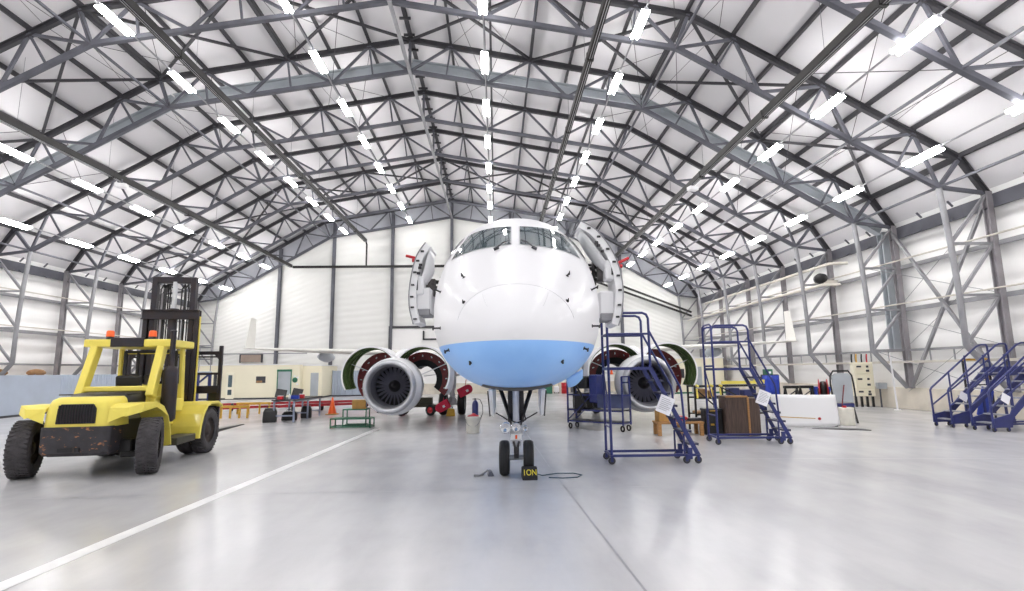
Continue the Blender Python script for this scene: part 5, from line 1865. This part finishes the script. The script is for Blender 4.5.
# crate, case, bench
t = thing('wooden_crate', 'tall dark wooden crate behind the far blue access steps', 'crate', (6.98, 15.35, 0), -0.12)
boxes('crate_panel', 'darkwood', t, [((-0.12, 0, 0.56), (0.6, 0.7, 1.1)), ((0.36, 0.02, 0.53), (0.32, 0.66, 1.04))], 0.015)
boxes('crate_batten', 'wood', t, [((0.19, -0.36, 0.55), (0.05, 0.03, 1.08)), ((-0.12, -0.36, 1.1), (0.6, 0.03, 0.05))], 0.004)
t = thing('tool_case', 'black tool case upright left of the dark wooden crate', 'case', (6.27, 15.5, 0), -0.03)
boxes('case_body', 'black', t, [((0, 0, 0.36), (0.52, 0.35, 0.7))], 0.03)
boxes('case_lid', 'darkgrey', t, [((0, 0, 0.72), (0.54, 0.37, 0.06))], 0.015)
boxes('case_handle', 'trestle', t, [((0.0, -0.19, 0.69), (0.22, 0.02, 0.03))], 0.003)
boxes('case_label', 'trestle', t, [((-0.05, -0.18, 0.3), (0.1, 0.02, 0.05))], 0.003)
t = thing('low_bench', 'low pale wooden bench between the two blue access steps', 'bench', (5.3, 15.6, 0), -0.05)
boxes('bench_top', 'wood', t, [((0, 0, 0.36), (1.35, 0.6, 0.06))])
for x in (-0.6, 0.1, 0.6):
    for y in (-0.24, 0.24):
        MB().beam((x, y, 0), (x, y, 0.34), 0.1).build('leg', M['wood'], t)
t = thing('power_tool', 'red power tool lying on the low wooden bench', 'power tool', (5.32, 15.5, 0.39), 0.1)
mb = MB()
mb.loft([[V((x, 0.09 * k * math.cos(a), 0.085 + 0.08 * k * math.sin(a))) for a in [2 * PI * j / 10 for j in range(10)]] for x, k in ((-0.24, 0.5), (-0.18, 0.9), (0.05, 1.0), (0.18, 0.75), (0.24, 0.4))], caps=True)
mb.build('tool_body', M['red'], t)
boxes('tool_tray', 'darkgrey', t, [((0.0, 0.0, 0.01), (0.6, 0.26, 0.02)), ((0.45, 0, 0.05), (0.36, 0.2, 0.08))])
t = thing('small_carton', 'brown carton at the left end of the low wooden bench', 'carton', (4.85, 15.65, 0.39), 0.1)
boxes('carton_body', 'card', t, [((0, 0, 0.16), (0.3, 0.32, 0.32))], 0.008)
boxes('carton_tape', 'sack', t, [((0, 0, 0.322), (0.06, 0.325, 0.006))], 0.002)
# barrier frames with yellow tops
for (x0, x1, y, h_, lab) in ((6.12, 6.95, 16.3, 1.5, 'black barrier frame with yellow straps left of the dark crate'), (7.1, 8.45, 16.6, 1.5, 'black rack frame with a yellow top bar behind the far access steps')):
    t = thing('barrier_frame', lab, 'frame', (x0, y, 0), 0.0, 'black frames with yellow tops')
    w_ = x1 - x0
    f = MB()
    for x in (0, w_):
        for yy in (0, 0.6):
            f.beam((x, yy, 0), (x, yy, h_ * 0.92), 0.05)
    for z in (0.5, 1.0, h_ * 0.9):
        f.beam((0, 0, z), (w_, 0, z), 0.05)
        f.beam((0, 0.6, z), (w_, 0.6, z), 0.05)
    f.beam((0, 0, 1.3), (w_, 0, 0.55), 0.035)
    f.build('frame', M['black'], t)
    tb2 = MB()
    if w_ < 1:
        for x in (0.05, 0.35, 0.5, 0.78):
            tb2.tube([(x, -0.04, h_ * 0.86), (x + 0.01, -0.05, 1.0)], 0.028, 6)
            tb2.tube([(x - 0.02, -0.04, h_ * 0.93), (x + 0.06, -0.04, h_ * 0.9)], 0.04, 6)
    else:
        tb2.beam((0, -0.02, h_ * 0.97), (w_, -0.02, h_ * 0.97), 0.09)
        tb2.beam((w_, -0.02, h_), (w_, 0.6, h_), 0.06)
    tb2.build('yellow_padding', M['yellow'], t)
    boxes('stored_parts', 'sack' if w_ < 1 else 'navy', t, [((w_ * 0.35, 0.3, 1.15), (w_ * 0.25, 0.3, 0.26)), ((w_ * 0.7, 0.3, 1.12), (w_ * 0.3, 0.4, 0.2)), ((w_ * 0.5, 0.3, 0.55), (w_ * 0.8, 0.5, 0.08))], 0.02)
# blue sheet screen and items along the right wall
t = thing('blue_screen', 'bright blue sheet hung on a stand behind the white cowl panel', 'screen', (11.5, 22.0, 0), 0.0)
mb = MB()
mb.grid(lambda u, v: V((-0.34 + 0.7 * u, 0.03 * math.sin(14 * u + 2 * v), 0.78 + 0.8 * v)), 16, 4)
mb.build('sheet', M['blue'], t, solid=0.012)
f = MB()
for x in (-0.36, 0.37):
    f.beam((x, 0.04, 0), (x, 0.04, 1.6), 0.04)
    f.beam((x, -0.25, 0.02), (x, 0.3, 0.02), 0.05)
f.beam((-0.36, 0.04, 1.6), (0.37, 0.04, 1.6), 0.04)
f.build('stand', M['darkgrey'], t)
t = thing('shelf_unit', 'tall narrow white shelf behind the blue sheet carrying a green box', 'shelf', (12.55, 24.2, 0), 0.0)
boxes('shelf_board', 'white', t, [((0, 0, z), (0.75, 0.4, 0.03)) for z in (0.3, 0.9, 1.5)])
for x in (-0.35, 0.35):
    for y in (-0.17, 0.17):
        MB().beam((x, y, 0), (x, y, 1.5), 0.04).build('post', M['steel_light'], t)
t = thing('green_box', 'green box on top of the narrow white shelf', 'box', (12.55, 24.2, 1.516), 0.0)
boxes('box_body', 'green', t, [((0, 0, 0.16), (0.34, 0.3, 0.32))], 0.02)
boxes('box_label', 'paper', t, [((0.03, -0.155, 0.17), (0.1, 0.01, 0.1))], 0.002)
for i, (x, lab) in enumerate(((13.35, 'black folding trestle right of the blue sheet'), (14.05, 'black folding trestle left of the blue bin'))):
    t = thing('sawhorse', lab, 'trestle', (x, 23.8, 0), 0.0, 'black trestles by the right wall')
    boxes('top_bar', 'black', t, [((0, 0, 1.02), (0.62, 0.2, 0.12))])
    for xx in (-0.27, 0.27):
        MB().beam((xx, -0.3, 0), (xx, 0, 1.0), 0.06).build('leg', M['black'], t)
        MB().beam((xx, 0.3, 0), (xx, 0, 1.0), 0.06).build('leg', M['black'], t)
    MB().beam((-0.26, -0.12, 0.6), (0.26, -0.05, 0.9), 0.04).build('brace', M['black'], t)
t = thing('bin_stand', 'blue bin on a dark stand beside the red hose reel', 'bin', (14.75, 23.9, 0))
MB().loft([[V((a * k, b2 * k * 0.7, z)) for a, b2 in ((-1, -1), (1, -1), (1, 1), (-1, 1))] for z, k in ((0.62, 0.3), (1.02, 0.38))], caps=True, smooth=False).build('bin_body', M['blue'], t, bevel=0.02)
for x in (-0.25, 0.25):
    for y in (-0.18, 0.18):
        MB().beam((x, y, 0), (x, y, 0.62), 0.05).build('leg', M['black'], t)
# cream cabin in the right corner
t = thing('store_cabin', 'cream store cabin in the far right corner behind the right engine', 'cabin', (10.6, 41.0, 0))
boxes('cabin_wall', 'wallcream', t, [((3.6, 2.2, 1.35), (7.2, 4.4, 2.7))], 0.02)
boxes('cabin_roof', 'white', t, [((3.6, 2.2, 2.73), (7.3, 4.5, 0.07))])
boxes('cabin_plinth', 'green', t, [((3.6, 2.2, 0.06), (7.24, 4.44, 0.12))])
boxes('cabin_door', 'galv', t, [((2.2, -0.02, 1.05), (0.85, 0.05, 2.0))])
boxes('cabin_door', 'galv', t, [((5.0, -0.02, 1.05), (0.85, 0.05, 2.0))])
boxes('cabin_window', 'darkgrey', t, [((3.6, -0.02, 1.55), (0.9, 0.05, 0.7))])
# small items along the gable wall seen under the airliner
t = thing('green_locker', 'low green locker on the gable wall under the airliner chin', 'locker', (4.2, 44.4, 0))
boxes('locker_body', 'green', t, [((0, 0, 0.5), (0.9, 0.5, 1.0))], 0.02)
boxes('locker_door', 'green', t, [((0, -0.26, 0.5), (0.84, 0.03, 0.9))], 0.01)
t = thing('red_drum', 'red drum near the gable wall seen beneath the blue access flap', 'drum', (5.7, 44.2, 0))
MB().lathe([(0.001, 0), (0.29, 0), (0.3, 0.03), (0.29, 0.28), (0.31, 0.3), (0.29, 0.32), (0.29, 0.58), (0.31, 0.6), (0.29, 0.62), (0.3, 0.86), (0.28, 0.88), (0.001, 0.86)], 22).build('drum_body', M['red'], t)
MB().cyl((0.1, -0.1, 0.86), (0.1, -0.1, 0.9), 0.04, 10).build('drum_cap', M['darkgrey'], t)
t = thing('floor_polisher', 'white upright machine near the gable wall between green locker and red drum', 'machine', (5.0, 44.3, 0))
boxes('machine_body', 'white', t, [((0, 0, 0.35), (0.42, 0.4, 0.5))], 0.06)
boxes('machine_column', 'cream', t, [((0, 0.05, 0.8), (0.24, 0.2, 0.5))], 0.04)
for x in (-0.18, 0.18):
    tyre((x, 0, 0.1), 0.1, 0.06, (1, 0, 0), 14).build('wheel', M['rubber_clean'], t)
o = struct(boxes('baseboard_back', 'concrete', None, [((XR, 46.6, 0.45), (45, 0.3, 0.9))]), 'low concrete upstand along the gable wall')
# gable door frame and small duct
d1 = struct(boxes('door_1', 'wall_sheet', None, [((-4.1, 46.55, 2.85), (10.4, 0.12, 5.7))]), 'large white hangar door in the gable wall')
boxes('door_frame', 'steel_dark', d1, [((-4.1, 46.45, 5.84), (10.6, 0.16, 0.2)), ((-9.3, 46.45, 2.9), (0.2, 0.16, 5.8)), ((1.1, 46.45, 2.9), (0.2, 0.16, 5.8))])
boxes('door_rail', 'steel_dark', d1, [((-5.2, 46.4, 4.75), (2.4, 0.12, 0.14)), ((-6.35, 46.4, 5.1), (0.14, 0.12, 0.8))])
# horn loudspeaker and heater on a column of the right wall
t = thing('unit_heater', 'dark unit heater with a white nozzle fixed high on the right wall', 'heater', (17.45, 27.3, 6.45), 0.0)
MB().lathe([(0.001, -0.3), (0.22, -0.28), (0.3, 0.0), (0.24, 0.26), (0.001, 0.28)], 16, zto((0, 0, 0.15), (0, 1, 0))).build('heater_body', M['black'], t)
MB().lathe([(0.1, 0.0), (0.15, 0.3), (0.22, 0.62), (0.001, 0.6)], 16, zto((0.1, -0.1, 0.0), (0.8, -0.5, -0.35))).build('nozzle', M['pipe_white'], t)
MB().beam((0.0, 0.1, 0.1), (0.35, 0.1, -0.1), 0.06).build('bracket', M['steel'], t)
for (x, y, z, lab) in ((-17.5, 24.2, 11.0, 'small white flood lamp under the outer left black duct'), (9.75, 24.6, 10.95, 'small white flood lamp under the outer right black duct')):
    t = thing('flood_lamp', lab, 'flood lamp', (x, y, z - 0.15), 0.3, 'small flood lamps under the ducts')
    boxes('lamp_box', 'white', t, [((0, 0, -0.12), (0.5, 0.32, 0.2))], 0.03)
    boxes('lamp_bracket', 'steel', t, [((0, 0, 0.08), (0.06, 0.06, 0.26))])

t = thing('blue_board', 'bright blue board leaning beneath the boarding steps nearer the right wall', 'board', (16.75, 17.75, 0), 0.1)
MB().box((0, 0.1, 0.62), (0.5, 0.04, 1.0), R=Matrix.Rotation(0.35, 3, 'Y')).build('board_panel', M['blue'], t, bevel=0.02)
MB().beam((0.1, 0.35, 0.0), (0.05, 0.12, 1.0), 0.04).build('prop', M['darkgrey'], t)
t = thing('yellow_gate', 'yellow and black gate frame by the right wall behind the boarding steps', 'gate', (16.9, 18.7, 0), 0.0)
f = MB()
for x in (0, 0.95):
    f.beam((x, 0, 0), (x, 0, 2.1), 0.05)
for z in (0.5, 1.2):
    f.beam((0, 0, z), (0.95, 0, z), 0.04)
f.build('gate_frame', M['black'], t)
boxes('yellow_panel', 'trestle', t, [((0.78, -0.04, 1.75), (0.16, 0.04, 0.8)), ((0.45, -0.04, 2.1), (0.95, 0.06, 0.08))])
# ------------------------------------------------------------ camera, daylight, view
cd = bpy.data.cameras.new('camera')
cam = bpy.data.objects.new('camera', cd)
C.objects.link(cam)
cd.sensor_width = 36.0
cd.lens = 525.46 * 36.0 / 1024.0
cd.clip_start = 0.05
cd.clip_end = 300
P_, W_, R_ = math.radians(8.1757), math.radians(1.8098), math.radians(0.7269)
cam.matrix_world = (Matrix.Translation((0, 0, 1.9)) @ Matrix.Rotation(-W_, 4, 'Z') @ Matrix.Rotation(PI / 2 + P_, 4, 'X') @ Matrix.Rotation(-R_, 4, 'Z'))
bpy.context.scene.camera = cam
w = bpy.data.worlds.new('daylight')
bpy.context.scene.world = w
w.use_nodes = True
w.node_tree.nodes['Background'].inputs['Color'].default_value = (1.0, 1.0, 1.0, 1)
w.node_tree.nodes['Background'].inputs['Strength'].default_value = SKY
sc = bpy.context.scene
sc.view_settings.view_transform = 'Standard'
sc.view_settings.look = 'None'
sc.view_settings.exposure = EXPO
sc.view_settings.gamma = 1
sc.view_settings.use_curve_mapping = False
sc.cycles.use_denoising = True
sc.cycles.max_bounces = 10
sc.cycles.diffuse_bounces = 6
sc.cycles.sample_clamp_indirect = 8
